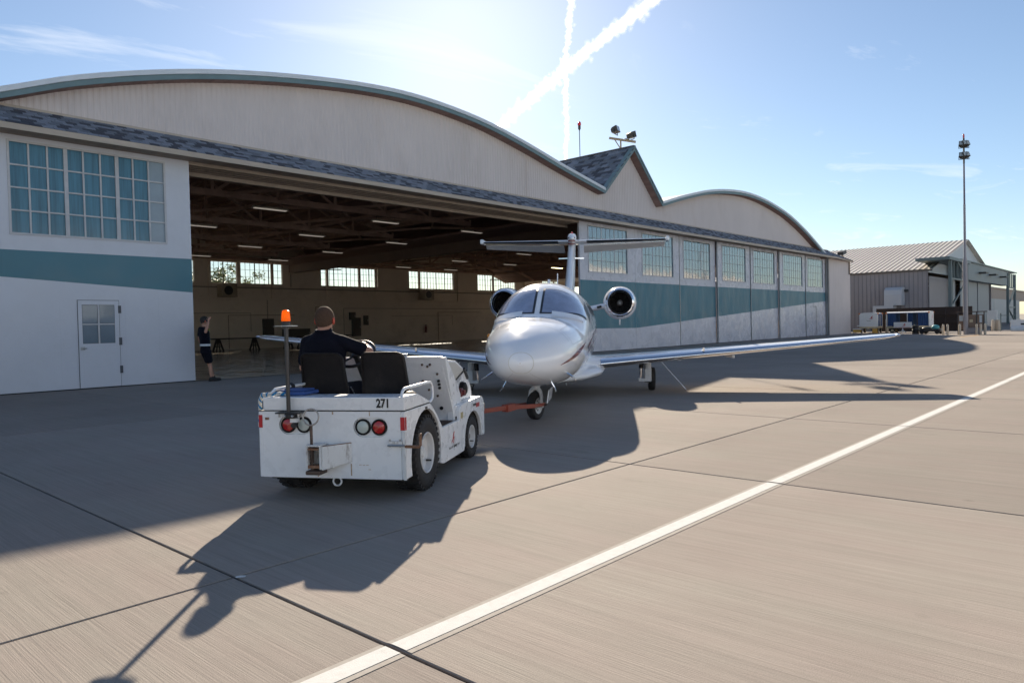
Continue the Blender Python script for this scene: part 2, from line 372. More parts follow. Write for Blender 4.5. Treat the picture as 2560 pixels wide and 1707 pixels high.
# pent canopy: deck, fascia, soffit and shingles
CZ0, CZ1, CY0 = 6.42, 6.98, FY-.72
cx0, cx1 = -2.0, 62.3
mb = MB(); mb.add([(cx0,CY0,CZ0),(cx1,CY0,CZ0),(cx1,FY+.01,CZ1),(cx0,FY+.01,CZ1),(cx0,CY0,CZ0-.04),(cx1,CY0,CZ0-.04),(cx1,FY+.01,CZ0-.04),(cx0,FY+.01,CZ0-.04)], [(0,1,2,3),(4,7,6,5),(0,4,5,1),(1,5,6,2),(3,7,4,0)])
H(mb.build('canopy_deck', M_shing2))
H(MB().box(cx0, cx1, CY0-.03, CY0-.002, CZ0-.13, CZ0+.01).build('canopy_fascia', M_wood))
H(MB().box(cx0, cx1, CY0+.0, FY-.05, CZ0-.10, CZ0-.05).build('canopy_soffit', M_soffit))
H(MB().box(cx0, cx1, FY-.06, FY-.012, CZ1-.03, CZ1+.06).build('flashing', M_wood))
sl = math.hypot(FY-CY0, CZ1-CZ0); ang = math.atan2(CZ1-CZ0, FY-CY0)
rowsn = 8; ex = (sl-.02)/rowsn; tabs = []
for m_ in M_sh:
    t_ = MB().box(-.118, .118, 0, ex*1.5, 0, .014).mesh('shingle'); t_.materials.append(m_); tabs.append(t_)
rest = MB(); rest_i = []; near = []
for r in range(rowsn):
    x = cx0 + (r*.37 % 1)*.25 + .13
    while x < cx1-.15:
        near.append((abs(x-6.2) if x > 4.2 else 99+abs(x), x, r)); x += .25
near.sort()
for i, (d, x, r) in enumerate(near):
    t = r*ex; kk = random.choices((0,1,2), (5,3,3))[0]
    loc = Vector((x+random.uniform(-.006, .006), CY0-.03+t*math.cos(ang), CZ0+.012+t*math.sin(ang)+random.uniform(0, .003)))
    if i < 295:
        H(inst('shingle', tabs[kk], None, loc, (ang-.07, 0, 0)))
    else:
        rest.box(-.118, .118, 0, ex*1.5, 0, .014, Matrix.Translation(loc) @ Matrix.Rotation(ang-.07, 4, 'X')); rest_i += [kk]*6
def multi(mb_, idx, name):
    me = mb_.mesh(name); [me.materials.append(m_) for m_ in M_sh]; me.polygons.foreach_set('material_index', idx); me.update(); o = bpy.data.objects.new(name, me); COL.objects.link(o); H(o); tag(o, kind='stuff'); return o
multi(rest, rest_i, 'shingles')
# shingles on the near slope of the gable cap (seen from the apron): long rows
mb = MB(); gi = []; (xa, za), (xb, zb) = PG[0], PG[1]; ln_ = math.hypot(xb-xa, zb-za); a2 = math.atan2(zb-za, xb-xa); nr = 16
for r in range(nr):
    y = FY-OV+.1 + (r % 2)*.2
    while y < BY:
        if y < FY+16:
            t = ln_*r/nr; Mx = Matrix.Translation((xa+t*math.cos(a2), y, za+t*math.sin(a2)+.02)) @ Matrix.Rotation(-a2+.05, 4, 'Y')
            mb.box(0, ln_/nr*1.15, -.19, .19, 0, random.choice((.012,.022,.034)), Mx); gi += [random.choices((0,1,2), (3,4,4))[0]]*6
        y += .40
multi(mb, gi, 'gable_shingles')
H(MB().bar((PG[1][0], FY-OV-.02, PG[1][1]+.03), (PG[1][0], BY, PG[1][1]+.03), .22, .05).build('ridge_cap', M_shing2))

# door leaves ---------------------------------------------------------------
LE = [27.92, 32.78, 37.48, 42.25, 47.11, 52.02, 57.11, 61.87]
WZ0, WZ1 = 3.94, 6.15
BT = 3.52
def band_low(x): return 2.86-(x-4.69)*.065 if x < 20 else (1.17-.01*(x-28) if x < 32.8 else 1.12+(x-32.8)*.0583)
M_pane_teal = mat('curtained pane', (.06,.175,.235), .12, var=.55, vscale=1.0, stretch=(9,1,.35), coat=.6, spec=.6)
M_pane_pale = mat('frosted pane', (.30,.36,.40), .25, var=.12, vscale=2, coat=.4)
M_pane_pale2 = mat('service door pane', (.16,.21,.25), .15, var=.1, vscale=2, coat=.6)
M_pane = mat('door pane', (.07,.15,.19), .07, var=.25, vscale=.7, coat=1.0, spec=.8, bump=.0012, bscale=2.2)
M_pane.node_tree.nodes['Principled BSDF'].inputs['IOR'].default_value = 2.6
M_munt = mat('muntin paint', (.56,.55,.55), .5, var=.08, vscale=6)
M_munt_r = mat('muntin rust', (.26,.21,.20), .6, var=.2, vscale=6)
M_gap = mat('gap shade and track', (.03,.028,.026), .7)
def leaf(x0, x1, wx0, wx1, y, cols, thick_every, mp, left=False):
    """one sliding door leaf: steel skin with a window opening, stripe, frame and panes"""
    c = empty('door_leaf', ((x0+x1)/2, y, 0)); H(c)
    mb = MB(); z1 = 6.40
    mb.box(x0, x1, y-.05, y+.05, .03, WZ0); mb.box(x0, x1, y-.05, y+.05, WZ1, z1)
    mb.box(x0, wx0, y-.05, y+.05, WZ0, WZ1); mb.box(wx1, x1, y-.05, y+.05, WZ0, WZ1)
    def ch(o): o.parent = c; o.matrix_parent_inverse = Matrix.Translation((-(x0+x1)/2, -y, 0)); return o
    o = ch(mb.build('skin', M_door if left else M_door_r))
    # stripe: thin painted sheet 3 mm proud
    n = 8; vs = []; fs = []
    for i in range(n+1):
        x = x0+.004+(x1-x0-.008)*i/n; vs += [(x, y-.053, band_low(x)), (x, y-.053, BT)]
    fs = [(2*i, 2*i+2, 2*i+3, 2*i+1) for i in range(n)]
    ch(MB().add(vs, fs).build('teal_stripe', M_teal if left else M_teal_r))
    # folded sheet seams
    mb = MB()
    for t in ((.30,.62,.80) if left else (.33,.66)):
        xx = x0+(x1-x0)*t; mb.box(xx-.002, xx+.002, y-.0525, y-.0505, .05, band_low(xx)-.002)
    ch(mb.build('sheet_seam', M_door if left else M_door_r))
    # frame and muntins
    fr = MB(); w = .045
    fr.box(wx0-w, wx1+w, y-.075, y-.045, WZ1-.005, WZ1+w); fr.box(wx0-w, wx1+w, y-.075, y-.045, WZ0-w, WZ0+.005)
    fr.box(wx0-w, wx0+.004, y-.0745, y-.045, WZ0+.005, WZ1-.005); fr.box(wx1-.004, wx1+w, y-.0745, y-.045, WZ0+.005, WZ1-.005)
    ch(fr.build('window_frame', M_munt))
    pw = (wx1-wx0)/cols; ph = (WZ1-WZ0)/4
    mt, mk = MB(), MB(); solo = []
    for i in range(1, cols):
        xx = wx0+i*pw; tk = (i % thick_every == 0); ww = (.045 if left else .022) if tk else (.020 if left else .008)
        yf = (y-.070+(0 if tk else .006)) if left else y-(.036 if tk else .032); tgt = mt if left else (MB() if tk else mk); tgt.box(xx-ww, xx+ww, yf, y-.0245, WZ0+.006, WZ1-.006); solo += [tgt] if (tk and not left) else []
    for j in range(1, 4):
        zz = WZ0+j*ph; (mt if left else mk).box(wx0+.005, wx1-.005, y-(.060 if left else .030), y-.0245, zz-(.018 if left else .010), zz+(.018 if left else .010))
    if mt.v: ch(mt.build('mullion', M_munt))
    for q_ in solo: ch(q_.build('mullion', M_munt))
    if mk.v: ch(mk.build('muntin', M_munt_r))
    pm = MB().box(-pw/2, pw/2, -.004, .004, -ph/2, ph/2).mesh('pane'); pm.materials.append(mp)
    pm2 = None
    for i in range(cols):
        for j in range(4):
            src = pm
            if left and i == cols-1:
                if pm2 is None: pm2 = MB().box(-pw/2, pw/2, -.004, .004, -ph/2, ph/2).mesh('pane'); pm2.materials.append(M_pane_pale)
                src = pm2
            o = inst('pane', src, None, (wx0+(i+.5)*pw, y-.02, WZ0+(j+.5)*ph), (random.uniform(-.004,.004), 0, random.uniform(-.006,.006))); ch(o)
    return c
leaf(4.47, 9.32, 4.955, 8.60, FY, 9, 3, M_pane_teal, True)
sd_ = empty('service_door', (6.82, FY-.055, .02)); H(sd_)
M_seamd = mat('door seam', (.10,.10,.11), .7)
MB().box(-.505,.505,-.004,.0,.0,2.295).build('door_reveal', M_seamd, sd_)
db = MB(); db.box(-.49,.49,-.022,-.0045,.015,1.16); db.box(-.49,.49,-.022,-.0045,2.17,2.28); db.box(-.49,-.40,-.022,-.0045,1.16,2.17); db.box(.38,.49,-.022,-.0045,1.16,2.17); db.build('door_panel', M_door, sd_)
MB().box(-.40,.38,-.026,-.0225,.13,1.05).build('inset_panel', M_door, sd_, bevel=.002)
fr = MB(); fr.box(-.03,.01,-.026,-.008,1.165,2.165); fr.box(-.395,.375,-.025,-.009,1.645,1.68); fr.build('glazing_bar', M_munt, sd_)
for x_ in (-.215,.195):
    for z_ in (1.405,1.925): MB().box(x_-.175,x_+.175,-.012,-.0065,z_-.235,z_+.235).build('pane', M_pane_pale2, sd_)
MB().box(-.46,-.36,-.045,-.0225,1.00,1.08).build('lock', M_steel, sd_, bevel=.008); MB().tube([(-.41,-.05,1.04),(-.41,-.085,1.04),(-.33,-.085,1.04)], .012, 8).build('handle', M_steel, sd_, smooth=True)
for z_ in (.35,1.10,1.95): MB().box(.47,.545,-.03,-.0235,z_,z_+.20).build('hinge', M_seamd, sd_)
ol = MB(); ol.box(58.8,59.6,FY+.08-.058,FY+.08-.0545,2.35,2.38); ol.box(59.55,59.62,FY+.08-.058,FY+.08-.0545,.1,2.35); H(ol.build('wicket_seam', M_seamd))
for i in range(7):
    x0, x1 = LE[i], LE[i+1]; y = FY + (0 if i < 2 else .10*((i-1) % 2) + .04)
    g0 = .012 if i == 1 else (.06 if i > 1 else 0)
    leaf(x0+g0, x1-(.0 if i == 0 else .05), x0+.72, x1-.76 + (.12 if i > 3 else 0), y, 9, 3, M_pane)
mb = MB()
for x in LE[2:]: mb.box(x-.09, x+.10, FY+.18, FY+.24, 0, 6.38)
mb.box(32.775, 32.79, FY+.02, FY+.03, 0, 6.38)
H(mb.build('door_gap', M_gap))  # dark strips stand in for the shaded gaps between leaves
mb = MB()
for x in LE[2:]: H(MB().box(x-.012, x+.012, FY-.06, FY+.02, .03, 6.36).build('leaf_edge_strip', M_steel))
# dark strips for the shaded sill gap under the leaves, door track in the floor
H(MB().box(4.47, 9.32, FY-.03, FY+.04, 0.001, .028).build('sill_shade_strip', M_gap))
H(MB().box(27.9, 61.9, FY-.03, FY+.16, 0.001, .028).build('sill_shade_strip', M_gap))
H(MB().box(9.3, 27.95, FY-.02, FY+.06, -.02, .006).build('floor_track', M_gap))
# header: ribbed soffit over the opening
mb = MB()
for k in range(7): mb.box(9.32, 27.92, FY-.05+.13*k, FY+.05+.13*k, 6.25-(.0 if k % 2 else .03), 6.34)
H(mb.build('door_header', M_soffit))
H(MB().box(9.0, 28.2, FY+.86, FY+.98, 6.1, 7.4).build('header_beam', M_soffit))
# pockets at either end
def pocket(x0, x1, name):
    n = int((x1-x0)/.1); mb = MB(); vs = []; fs = []
    for i in range(n+1):
        x = x0+(x1-x0)*i/n; y = FY-.04-(.012 if i % 4 == 0 else 0); vs += [(x, y, 0), (x, y, 6.38)]
    fs = [(2*i, 2*i+2, 2*i+3, 2*i+1) for i in range(n)]
    mb.add(vs, fs); mb.box(x0+.002, x1, FY+.02, FY+1.6, 0, 6.38)
    H(mb.build(name, M_corr))
pocket(61.97, 67.77, 'door_pocket'); pocket(-2.0, 4.42, 'door_pocket')
H(MB().box(61.90, 62.16, FY-.12, FY-.03, 0, 6.37).build('jamb', mat('jamb grey', (.20,.19,.185), .6, var=.15)))
for zz in (2.15, 4.3): H(MB().box(62.2, 67.77, FY-.062, FY-.053, zz, zz+.03).build('lap_seam', M_corr))
# hipped end of the canopy over the right pocket
mb = MB(); mb.add([(62.3,CY0,CZ0),(67.0,FY-.5,CZ0-.03),(68.0,FY-.25,CZ0-.03),(62.3,FY+.01,CZ1),(66.5,FY+1.2,CZ1-.02),(68.0,FY+1.7,CZ0-.03),(62.3,FY+1.2,CZ1+.02)], [(0,1,2,4,3),(2,5,4),(3,4,6)])
H(mb.build('canopy_hip', M_shing2))
H(MB().bar((62.3,CY0-.02,CZ0-.06),(68.0,FY-.27,CZ0-.09), .03, .12).build('canopy_fascia', M_wood))
H(MB().bar((67.35,FY-.12,6.3),(67.35,FY-.12,5.2), .10).build('downpipe', M_soffit))
# outer side walls with unseen openings added to light the interior, and back wall
mb = MB(); mb.box(-1.7,-1.5,FY+1.6,BY,0,1.2); mb.box(-1.7,-1.5,FY+1.6,BY,4.4,4.9)
for i in range(8): mb.box(-1.7,-1.5,FY+1.6+4.4*i,FY+2.2+4.4*i,1.2,4.4)
H(mb.build('side_wall', M_inwall))
mb = MB(); mb.box(72.0,72.2,24.0,BY,0,1.2); mb.box(72.0,72.2,24.0,BY,6.0,6.7)
for i in range(8): mb.box(72.0,72.2,24.0+4.4*i,24.5+4.4*i,1.2,6.0)
H(mb.build('side_wall', M_inwall))
H(MB().box(61.3,72.2,23.8,24.0,0,6.7).build('side_wall', M_inwall))
H(MB().box(60.6,72.4,23.8,BY+.4,6.62,6.8).build('lean_to_roof', M_roof))
# ------------------------------------------------------------------ hangar interior
H(MB().add([(-1.5,FY-.01,.004),(72,FY-.01,.004),(72,BY,.004),(-1.5,BY,.004)], [(0,1,2,3)]).build('hangar_floor', M_floor))
WIN = [(26.22,28.47,2),(28.79,32.51,3),(36.29,40.34,3),(40.54,42.49,2),(46.34,52.32,5),(55.93,58.34,2),(58.45,62.08,3),(66.91,70.18,3),(14.0,17.5,3),(18.2,21.8,3),(22.3,25.0,2)]
WIN.sort(); BZ0, BZ1 = 5.31, 6.98
mb = MB(); mb.box(-1.5, 72, BY, BY+.2, 0, BZ0); mb.box(-1.5, 72, BY, BY+.2, BZ1, 10.4)
prev = -1.5
for a, b, c in WIN: mb.box(prev, a, BY, BY+.2, BZ0, BZ1); prev = b
mb.box(prev, 72, BY, BY+.2, BZ0, BZ1)
H(mb.build('back_wall', M_inwall))
M_wfr = mat('steel sash', (.05,.045,.04), .6)
for a, b, c in WIN:
    w = empty('window', ((a+b)/2, BY, (BZ0+BZ1)/2)); H(w)
    def ch(o, a=a, b=b, w=w): o.parent = w; o.matrix_parent_inverse = Matrix.Translation((-(a+b)/2, -BY, -(BZ0+BZ1)/2)); return o
    n = c*3; pw = (b-a)/n; ph = (BZ1-BZ0)/3; m1, m2 = MB(), MB()
    for i in range(1, n):
        t = .032 if i % 3 == 0 else .011
        m1.box(a+i*pw-t, a+i*pw+t, BY+.03, BY+.07+(0.02 if i % 3 == 0 else 0), BZ0, BZ1)
    for j in range(1, 3): m1.box(a, b, BY+.035, BY+.065, BZ0+j*ph-.011, BZ0+j*ph+.011)
    ch(m1.build('sash_bars', M_wfr))
    m2.box(a-.07, b+.07, BY-.03, BY-.002, BZ1, BZ1+.09); m2.box(a-.07, b+.07, BY-.08, BY-.002, BZ0-.09, BZ0); ch(m2.build('frame', M_inwall))
    pm = MB().box(-pw/2, pw/2, -.003, .003, -ph/2, ph/2).mesh('pane'); pm.materials.append(M_glass)
    for i in range(n):
        for j in range(3): ch(inst('pane', pm, None, (a+(i+.5)*pw, BY+.10, BZ0+(j+.5)*ph)))
# ledge, girts, posts, conduit on the back wall
mb = MB(); mb.box(-1.4, 71.9, BY-.22, BY-.003, 3.98, 4.10); mb.box(-1.4, 71.9, BY-.10, BY-.003, 3.55, 3.60)
H(mb.build('wall_ledge', M_inwall))
for i in range(12): H(MB().box(10.0+5.35*i, 10.22+5.35*i, BY-.14, BY-.004, 4.1, 7.2).build('wall_post', M_inwall))
M_pipe = mat('pipe paint', (.30,.27,.22), .5, var=.1)
mb = MB(); mb.tube([(5,BY-.2,4.95),(70,BY-.2,4.95)], .05, 8); mb.tube([(20,BY-.08,2.9),(29.5,BY-.08,2.9),(29.5,BY-.08,1.4)], .025, 6); mb.tube([(31,BY-.08,4.0),(31,BY-.08,1.9)], .03, 6)
mb.tube([(33.2,BY-.15,5.1),(33.2,BY-.15,6.35),(33.5,BY-.2,6.6),(38,BY-.6,6.75)], .045, 8); mb.tube([(38.5,BY-.08,3.3),(38.5,BY-.08,.3)], .03, 6); mb.tube([(38.5,BY-.08,3.3),(60,BY-.08,3.3)], .03, 6)
mb.tube([(44,BY-.08,2.6),(52,BY-.08,2.6),(52,BY-.08,1.6)], .02, 6); mb.tube([(57.6,BY-.3,5.2),(57.6,BY-.3,6.5),(62,BY-.3,6.6)], .05, 8)
H(mb.build('conduit', M_pipe))
# wooden sliding door / panel outlines on the lower wall
mb = MB()
for (x0, x1, z1) in ((35.6,36.0,3.4),(27.6,33.5,2.7),(50,56,2.9)): mb.box(x0, x1, BY-.05, BY-.004, z1, z1+.05); mb.box(x0, x0+.05, BY-.05, BY-.004, .05, z1-.002)
H(mb.build('wall_batten', M_soffit))
# bowstring trusses ---------------------------------------------------------
def truss(y, x0, x1, P, name='roof_truss'):
    mb = MB(); zc = 7.30
    ins = [(x, z-.45) for x, z in P if x0 <= x <= x1]
    mb.bar((x0,y,zc),(x1,y,zc),.16,.26)
    for (xa, za), (xb, zb) in zip(ins, ins[1:]): mb.bar((xa,y,za),(xb,y,zb),.16,.22)
    n = 8; prevt = None
    for i in range(n+1):
        x = x0+(x1-x0)*i/n; zt = zroof(x)-.45
        if zt > zc+.2:
            mb.bar((x,y,zc),(x,y,zt),.09,.12)
            if i < n:
                x2 = x0+(x1-x0)*(i+1)/n; z2 = zroof(x2)-.45
                if z2 > zc: mb.bar((x,y,zc),(x2,y,z2),.09,.11) if i < n/2 else mb.bar((x2,y,zc),(x,y,zt),.09,.11)
    H(mb.build(name, M_dark_wood))
TY = [23.0, 29.9, 37.0, 44.2, 51.3]
for y in TY:
    truss(y, 5.2, 29.6, P1); truss(y, 36.4, 60.4, P2)
mb = MB()
for i in range(len(TY)-1):
    for xx in (8.8, 14.8, 20.8, 26.8):
        mb.bar((xx,TY[i],7.3),(xx+3,(TY[i]+TY[i+1])/2,7.5),.08,.12); mb.bar((xx+6,TY[i],7.3),(xx+3,(TY[i]+TY[i+1])/2,7.5),.08,.12)
        mb.bar((xx,TY[i+1],7.3),(xx+3,(TY[i]+TY[i+1])/2,7.5),.08,.12); mb.bar((xx,TY[i],7.2),(xx,TY[i+1],zroof(xx)-.6),.08,.12)
for xx in (11.5, 17.4, 23.5): mb.bar((xx,FY+1,7.36),(xx,BY,7.36),.09,.14)
for xx in (42, 48, 54): mb.bar((xx,FY+1,7.36),(xx,BY,7.36),.09,.14)
H(mb.build('cross_bracing', M_dark_wood))
# purlins under the deck
mb = MB()
for xx in [6.5+1.5*i for i in range(16)]+[37.5+1.6*i for i in range(14)]: mb.bar((xx,FY+.3,zroof(xx)-.32),(xx,BY,zroof(xx)-.32),.08,.16)
H(mb.build('purlin', M_dark_wood))
# boxed beam under the valley between the two bays
H(MB().box(33.1,33.8,FY+1,BY-.05,6.32,6.96).build('valley_beam', mat('beam board', (.20,.145,.115), .7, var=.15, vscale=.6)))
H(MB().box(30.3,36.0,FY+1,BY-.05,6.97,7.1).build('valley_deck', M_deck))
H(MB().box(-1.5,72,BY-.35,BY-.02,7.12,7.4).build('wall_plate', M_dark_wood))

# fluorescent fixtures -------------------------------------------------------
M_fix = mat('fixture enamel', (.62,.58,.50), .5, var=.06)
M_tube = mat('fluorescent tube', (.80,.78,.72), .4, emis=((1,.9,.78), .10))
M_tube_on = mat('lit tube', (.9,.85,.6), .4, emis=((1,.85,.45), 3.0))
ordn = ['first','second','third','fourth','fifth','sixth']
LR = [(30.4,[17.3,23.9,30.25],'nearest'),(37.4,[17.3,23.9,30.25,42.9],'second nearest'),(44.6,[17.3,23.85,30.2,42.8,49.2,56.1],'third nearest'),(51.9,[23.8,30.1,42.7,48.6,61.4],'farthest')]
def fix_meshes():
    a = MB(); prof = [(-.10,.0),(-.06,.07),(.06,.07),(.10,.0)]
    a.prism([(-.17,-.03),(-.07,.06),(.07,.06),(.17,-.03)], -.85, .85, lambda p, q, d: (d, p, q))
    t = MB(); t.tube([(-.80,-.06,-.05),(.80,-.06,-.05)], .022, 8); 
    t2 = MB(); t2.tube([(-.80,.06,-.05),(.80,.06,-.05)], .022, 8)
    r = MB(); r.tube([(-.6,0,.06),(-.6,0,.30)], .008, 5)
    r2 = MB(); r2.tube([(.6,0,.06),(.6,0,.30)], .008, 5)
    return a, t, t2, r, r2
fa = [m.mesh('m') for m in fix_meshes()]
fa[0].materials.append(M_fix); fa[1].materials.append(M_tube); fa[2].materials.append(M_tube); fa[3].materials.append(M_black); fa[4].materials.append(M_black)
fon = MB().tube([(-.80,-.06,-.05),(.80,-.06,-.05)], .022, 8).mesh('m'); fon.materials.append(M_tube_on)
for y, xsn, rn in LR:
    for k, x in enumerate(xsn):
        e = empty('ceiling_light', (x, y, 7.0)); on = (x == 56.1)
        tag(e, ('glowing yellow tube light' if on else 'white tube light') + ' under the trusses, %s from left in the %s row' % (ordn[k], rn), 'ceiling light', 'tube lights in the hangar')
        inst('housing', fa[0], e); inst('tube', fon if on else fa[1], e); inst('tube', fon if on else fa[2], e, (0,.12 if on else 0,0)); inst('hanger_rod', fa[3], e); inst('hanger_rod', fa[4], e)

# wall air conditioners ------------------------------------------------------
M_ac = mat('ac cabinet', (.33,.28,.21), .55, var=.1)
for x, lb in ((27.3,'boxy tan wall cooler below the leftmost back window'),(48.0,'boxy tan wall cooler below the wide window behind the aircraft nose')):
    e = empty('wall_cooler', (x, BY-.22, 4.15)); tag(e, lb, 'air cooler', 'wall coolers in the hangar')
    MB().box(-.62,.62,-.85,0,.0,1.05).build('cabinet', M_ac, e, bevel=.02)
    mb = MB(); mb.lathe([(.36,-.87),(.36,-.852),(.30,-.852),(.30,-.87)], 20, Matrix.Rotation(R(90),4,'X') @ Matrix.Scale(-1,4,(0,0,1)))
    for v in mb.v: pass
    mb.v = [(v[0]-.1, -abs(v[1]), v[2]+.5) for v in mb.v]; mb.build('fan_ring', M_black, e)
    MB().lathe([(.30,.0),(.30,.012)], 20, Matrix.Translation((-.1,-.862,.5)) @ Matrix.Rotation(R(90),4,'X')).build('fan_opening', M_black, e)
    mb = MB(); [mb.box(.28,.58,-.87,-.851,.1+.09*k,.14+.09*k) for k in range(10)]; mb.build('louvre', M_ac, e)
# trestle bench along the back wall ------------------------------------------
M_bench = mat('bench timber', (.035,.026,.022), .7, var=.2)
def bench(x0, x1, y, lb):
    e = empty('work_bench', ((x0+x1)/2, y, 0)); tag(e, lb, 'bench', 'benches in the hangar'); cx = (x0+x1)/2
    MB().box(x0-cx, x1-cx, -.4, .4, .86, .95).build('bench_top', M_bench, e)
    n = max(2, int((x1-x0)/2.6))
    for i in range(n+1):
        xx = x0-cx+.5+(x1-x0-1)*i/n; mb = MB()
        mb.bar((xx-.40,0,0),(xx-.10,0,.86),.10); mb.bar((xx+.40,0,0),(xx+.10,0,.86),.10); mb.bar((xx-.25,0,.35),(xx+.25,0,.35),.06); mb.bar((xx-.13,0,0),(xx-.02,0,.86),.07); mb.bar((xx+.13,0,0),(xx+.02,0,.86),.07)
        mb.build('trestle', M_bench, e)
bench(24.3, 31.0, 51.5, 'long dark trestle bench behind the marshaller'); bench(31.4, 36.6, 51.8, 'dark trestle bench behind the left wingtip')
# electrical cabinets, extinguisher
M_elec = mat('switch cabinet', (.075,.07,.065), .5, var=.1)
def wallbox(x, z, w, h, lb, cat='cabinet', m=None, nm='switch_box'):
    e = empty(nm, (x, BY-.02, z)); tag(e, lb, cat)
    MB().box(-w/2, w/2, -.22, 0, -h/2, h/2).build('case', m or M_elec, e, bevel=.012)
    MB().box(-w/2+.05, w/2-.05, -.235, -.221, -h/2+.05, h/2-.05).build('cover', m or M_elec, e)
    MB().box(w/2-.12, w/2-.08, -.27, -.236, -.08, .08).build('handle', M_steel, e)
wallbox(31.0, 1.75, .95, 1.35, 'grey upright switch cabinet on the back wall left of the beacon pole')
wallbox(39.8, 1.6, .9, 1.7, 'dark switch cabinet on the back wall right of the driver')
wallbox(39.4, 2.6, .6, .7, 'small dark box above the switch cabinet right of the driver')
wallbox(40.9, 2.2, .45, .9, 'narrow dark box beside the switch cabinet right of the driver')
wallbox(33.6, 1.15, 2.6, .8, 'wide dark wall panel above the left wingtip', 'panel')
e = empty('fire_extinguisher', (48.2, BY-.16, .9)); tag(e, 'small dark red extinguisher hanging on the hangar back wall', 'extinguisher')
M_ext = mat('extinguisher red', (.18,.03,.02), .4)
MB().lathe([(.10,.0),(.115,.04),(.115,.52),(.07,.62),(.035,.66),(.035,.74)], 16).build('cylinder', M_ext, e, smooth=True)
MB().tube([(.0,-.02,.74),(.12,-.03,.72),(.14,-.02,.3)], .012, 6).build('hose', M_black, e)
MB().box(-.08,.10,-.02,.02,.74,.80).build('handle', M_black, e)
# ------------------------------------------------------------------ business jet
PS = .945
M_jet = mat('aircraft white', (.90,.91,.93), .14, var=.015, vscale=2.5, coat=.3, spec=.5, rvar=.02)
M_jetbelly = mat('aircraft grey white', (.62,.62,.63), .3, var=.05, vscale=3)
M_bright = mat('polished aluminium', (.78,.79,.82), .12, metal=1, var=.05, vscale=6, rvar=.06)
M_boot = mat('de-ice boot', (.012,.011,.012), .42, var=.1)
M_maroon = mat('maroon stripe', (.20,.025,.03), .25, coat=.6)
M_grey = mat('grey stripe', (.28,.28,.31), .25, coat=.6)
M_tyre = mat('tyre rubber', (.022,.020,.020), .8, var=.25, vscale=14, bump=.002, bscale=60)
M_rim = mat('wheel white', (.66,.66,.66), .35, var=.08, vscale=14, grime=.25, grime_col=(.2,.17,.14), gscale=9)
M_gear = mat('gear enamel', (.62,.62,.63), .35, var=.08, vscale=12, grime=.3, grime_col=(.15,.12,.10), gscale=7)
M_chrome = mat('oleo chrome', (.75,.75,.77), .1, metal=1)
M_fan = mat('fan blade', (.05,.045,.045), .35, metal=.8)
M_dark = mat('engine dark', (.012,.010,.010), .6)
M_amber = mat('amber lens', (.85,.28,.02), .2, coat=.5)
M_red = mat('red lens', (.55,.015,.012), .2, coat=.6)
M_seal = mat('window seal', (.015,.015,.018), .4)
def shield_mat():
    m = mat('windshield', (.24,.28,.40), .09, var=.35, vscale=2.2, stretch=(1.6,1.6,.5), coat=1.0, spec=.8, bump=.0015, bscale=5); return m
M_shield = shield_mat()
jet = empty('business_jet', (6.7171, 5.9813, 0), 0); jet.rotation_euler = (.018, 0, .5953); jet.scale = (PS, PS, PS)
tag(jet, 'white twin engine business jet with T-tail being towed nose first from the hangar', 'aircraft')
# stations: aft, half width, z top, z bottom, z of max width
ST = [(0.0,.02,1.0,.96,.98),(.06,.13,1.09,.87,.98),(.18,.24,1.18,.79,.98),(.4,.40,1.30,.71,.99),(.75,.555,1.43,.635,1.03),(1.2,.675,1.53,.58,1.07),(1.65,.755,1.585,.545,1.11),(2.0,.79,1.62,.52,1.14),(2.2,.80,1.72,.51,1.17),(2.5,.815,1.91,.495,1.21),(2.8,.83,2.07,.48,1.25),(3.15,.84,2.18,.465,1.28),(3.6,.845,2.235,.45,1.30),(4.4,.845,2.25,.43,1.31),(6.5,.84,2.25,.42,1.31),(7.8,.80,2.25,.50,1.34),(9.0,.68,2.23,.78,1.45),(10.2,.50,2.19,1.15,1.60),(11.4,.30,2.12,1.50,1.75),(12.4,.12,2.05,1.78,1.9),(12.9,.03,2.0,1.93,1.96)]
def stn(x):
    if x <= ST[0][0]: return ST[0]
    for i in range(len(ST)-1):
        if ST[i][0] <= x <= ST[i+1][0]:
            p0, p1, p2, p3 = ST[max(i-1,0)], ST[i], ST[i+1], ST[min(i+2,len(ST)-1)]
            t = (x-p1[0])/(p2[0]-p1[0]); out = [x]
            for j in range(1, 5):
                d = p2[0]-p1[0]
                m1 = (p2[j]-p0[j])/(p2[0]-p0[0])*d if p2[0] != p0[0] else 0
                m2 = (p3[j]-p1[j])/(p3[0]-p1[0])*d if p3[0] != p1[0] else 0
                out.append((2*t**3-3*t*t+1)*p1[j]+(t**3-2*t*t+t)*m1+(-2*t**3+3*t*t)*p2[j]+(t**3-t*t)*m2)
            return out
    return ST[-1]
def S(x, th, off=0.0):
    """point on the fuselage skin; th=0 crown, + towards the plane's left (image right)"""
    _, w, zt, zb, zc = stn(x); c, s = math.cos(th), math.sin(th); e = .90
    cc = math.copysign(abs(c)**e, c); ss = math.copysign(abs(s)**e, s)
    y = w*ss; z = zc + (zt-zc)*cc if c > 0 else zc + (zc-zb)*cc
    if off:
        n = Vector((0, s, c)); y += off*s; z += off*c
    return Vector((x, -y, z))
NS, NR = 110, 56
xs = [12.9*((i/NS)**1.55) for i in range(NS+1)]
mb = MB(); mb.loft([[S(x, 2*math.pi*k/NR) for k in range(NR)] for x in xs]); mb.build('fuselage', M_jet, jet, smooth=True, auto=60)
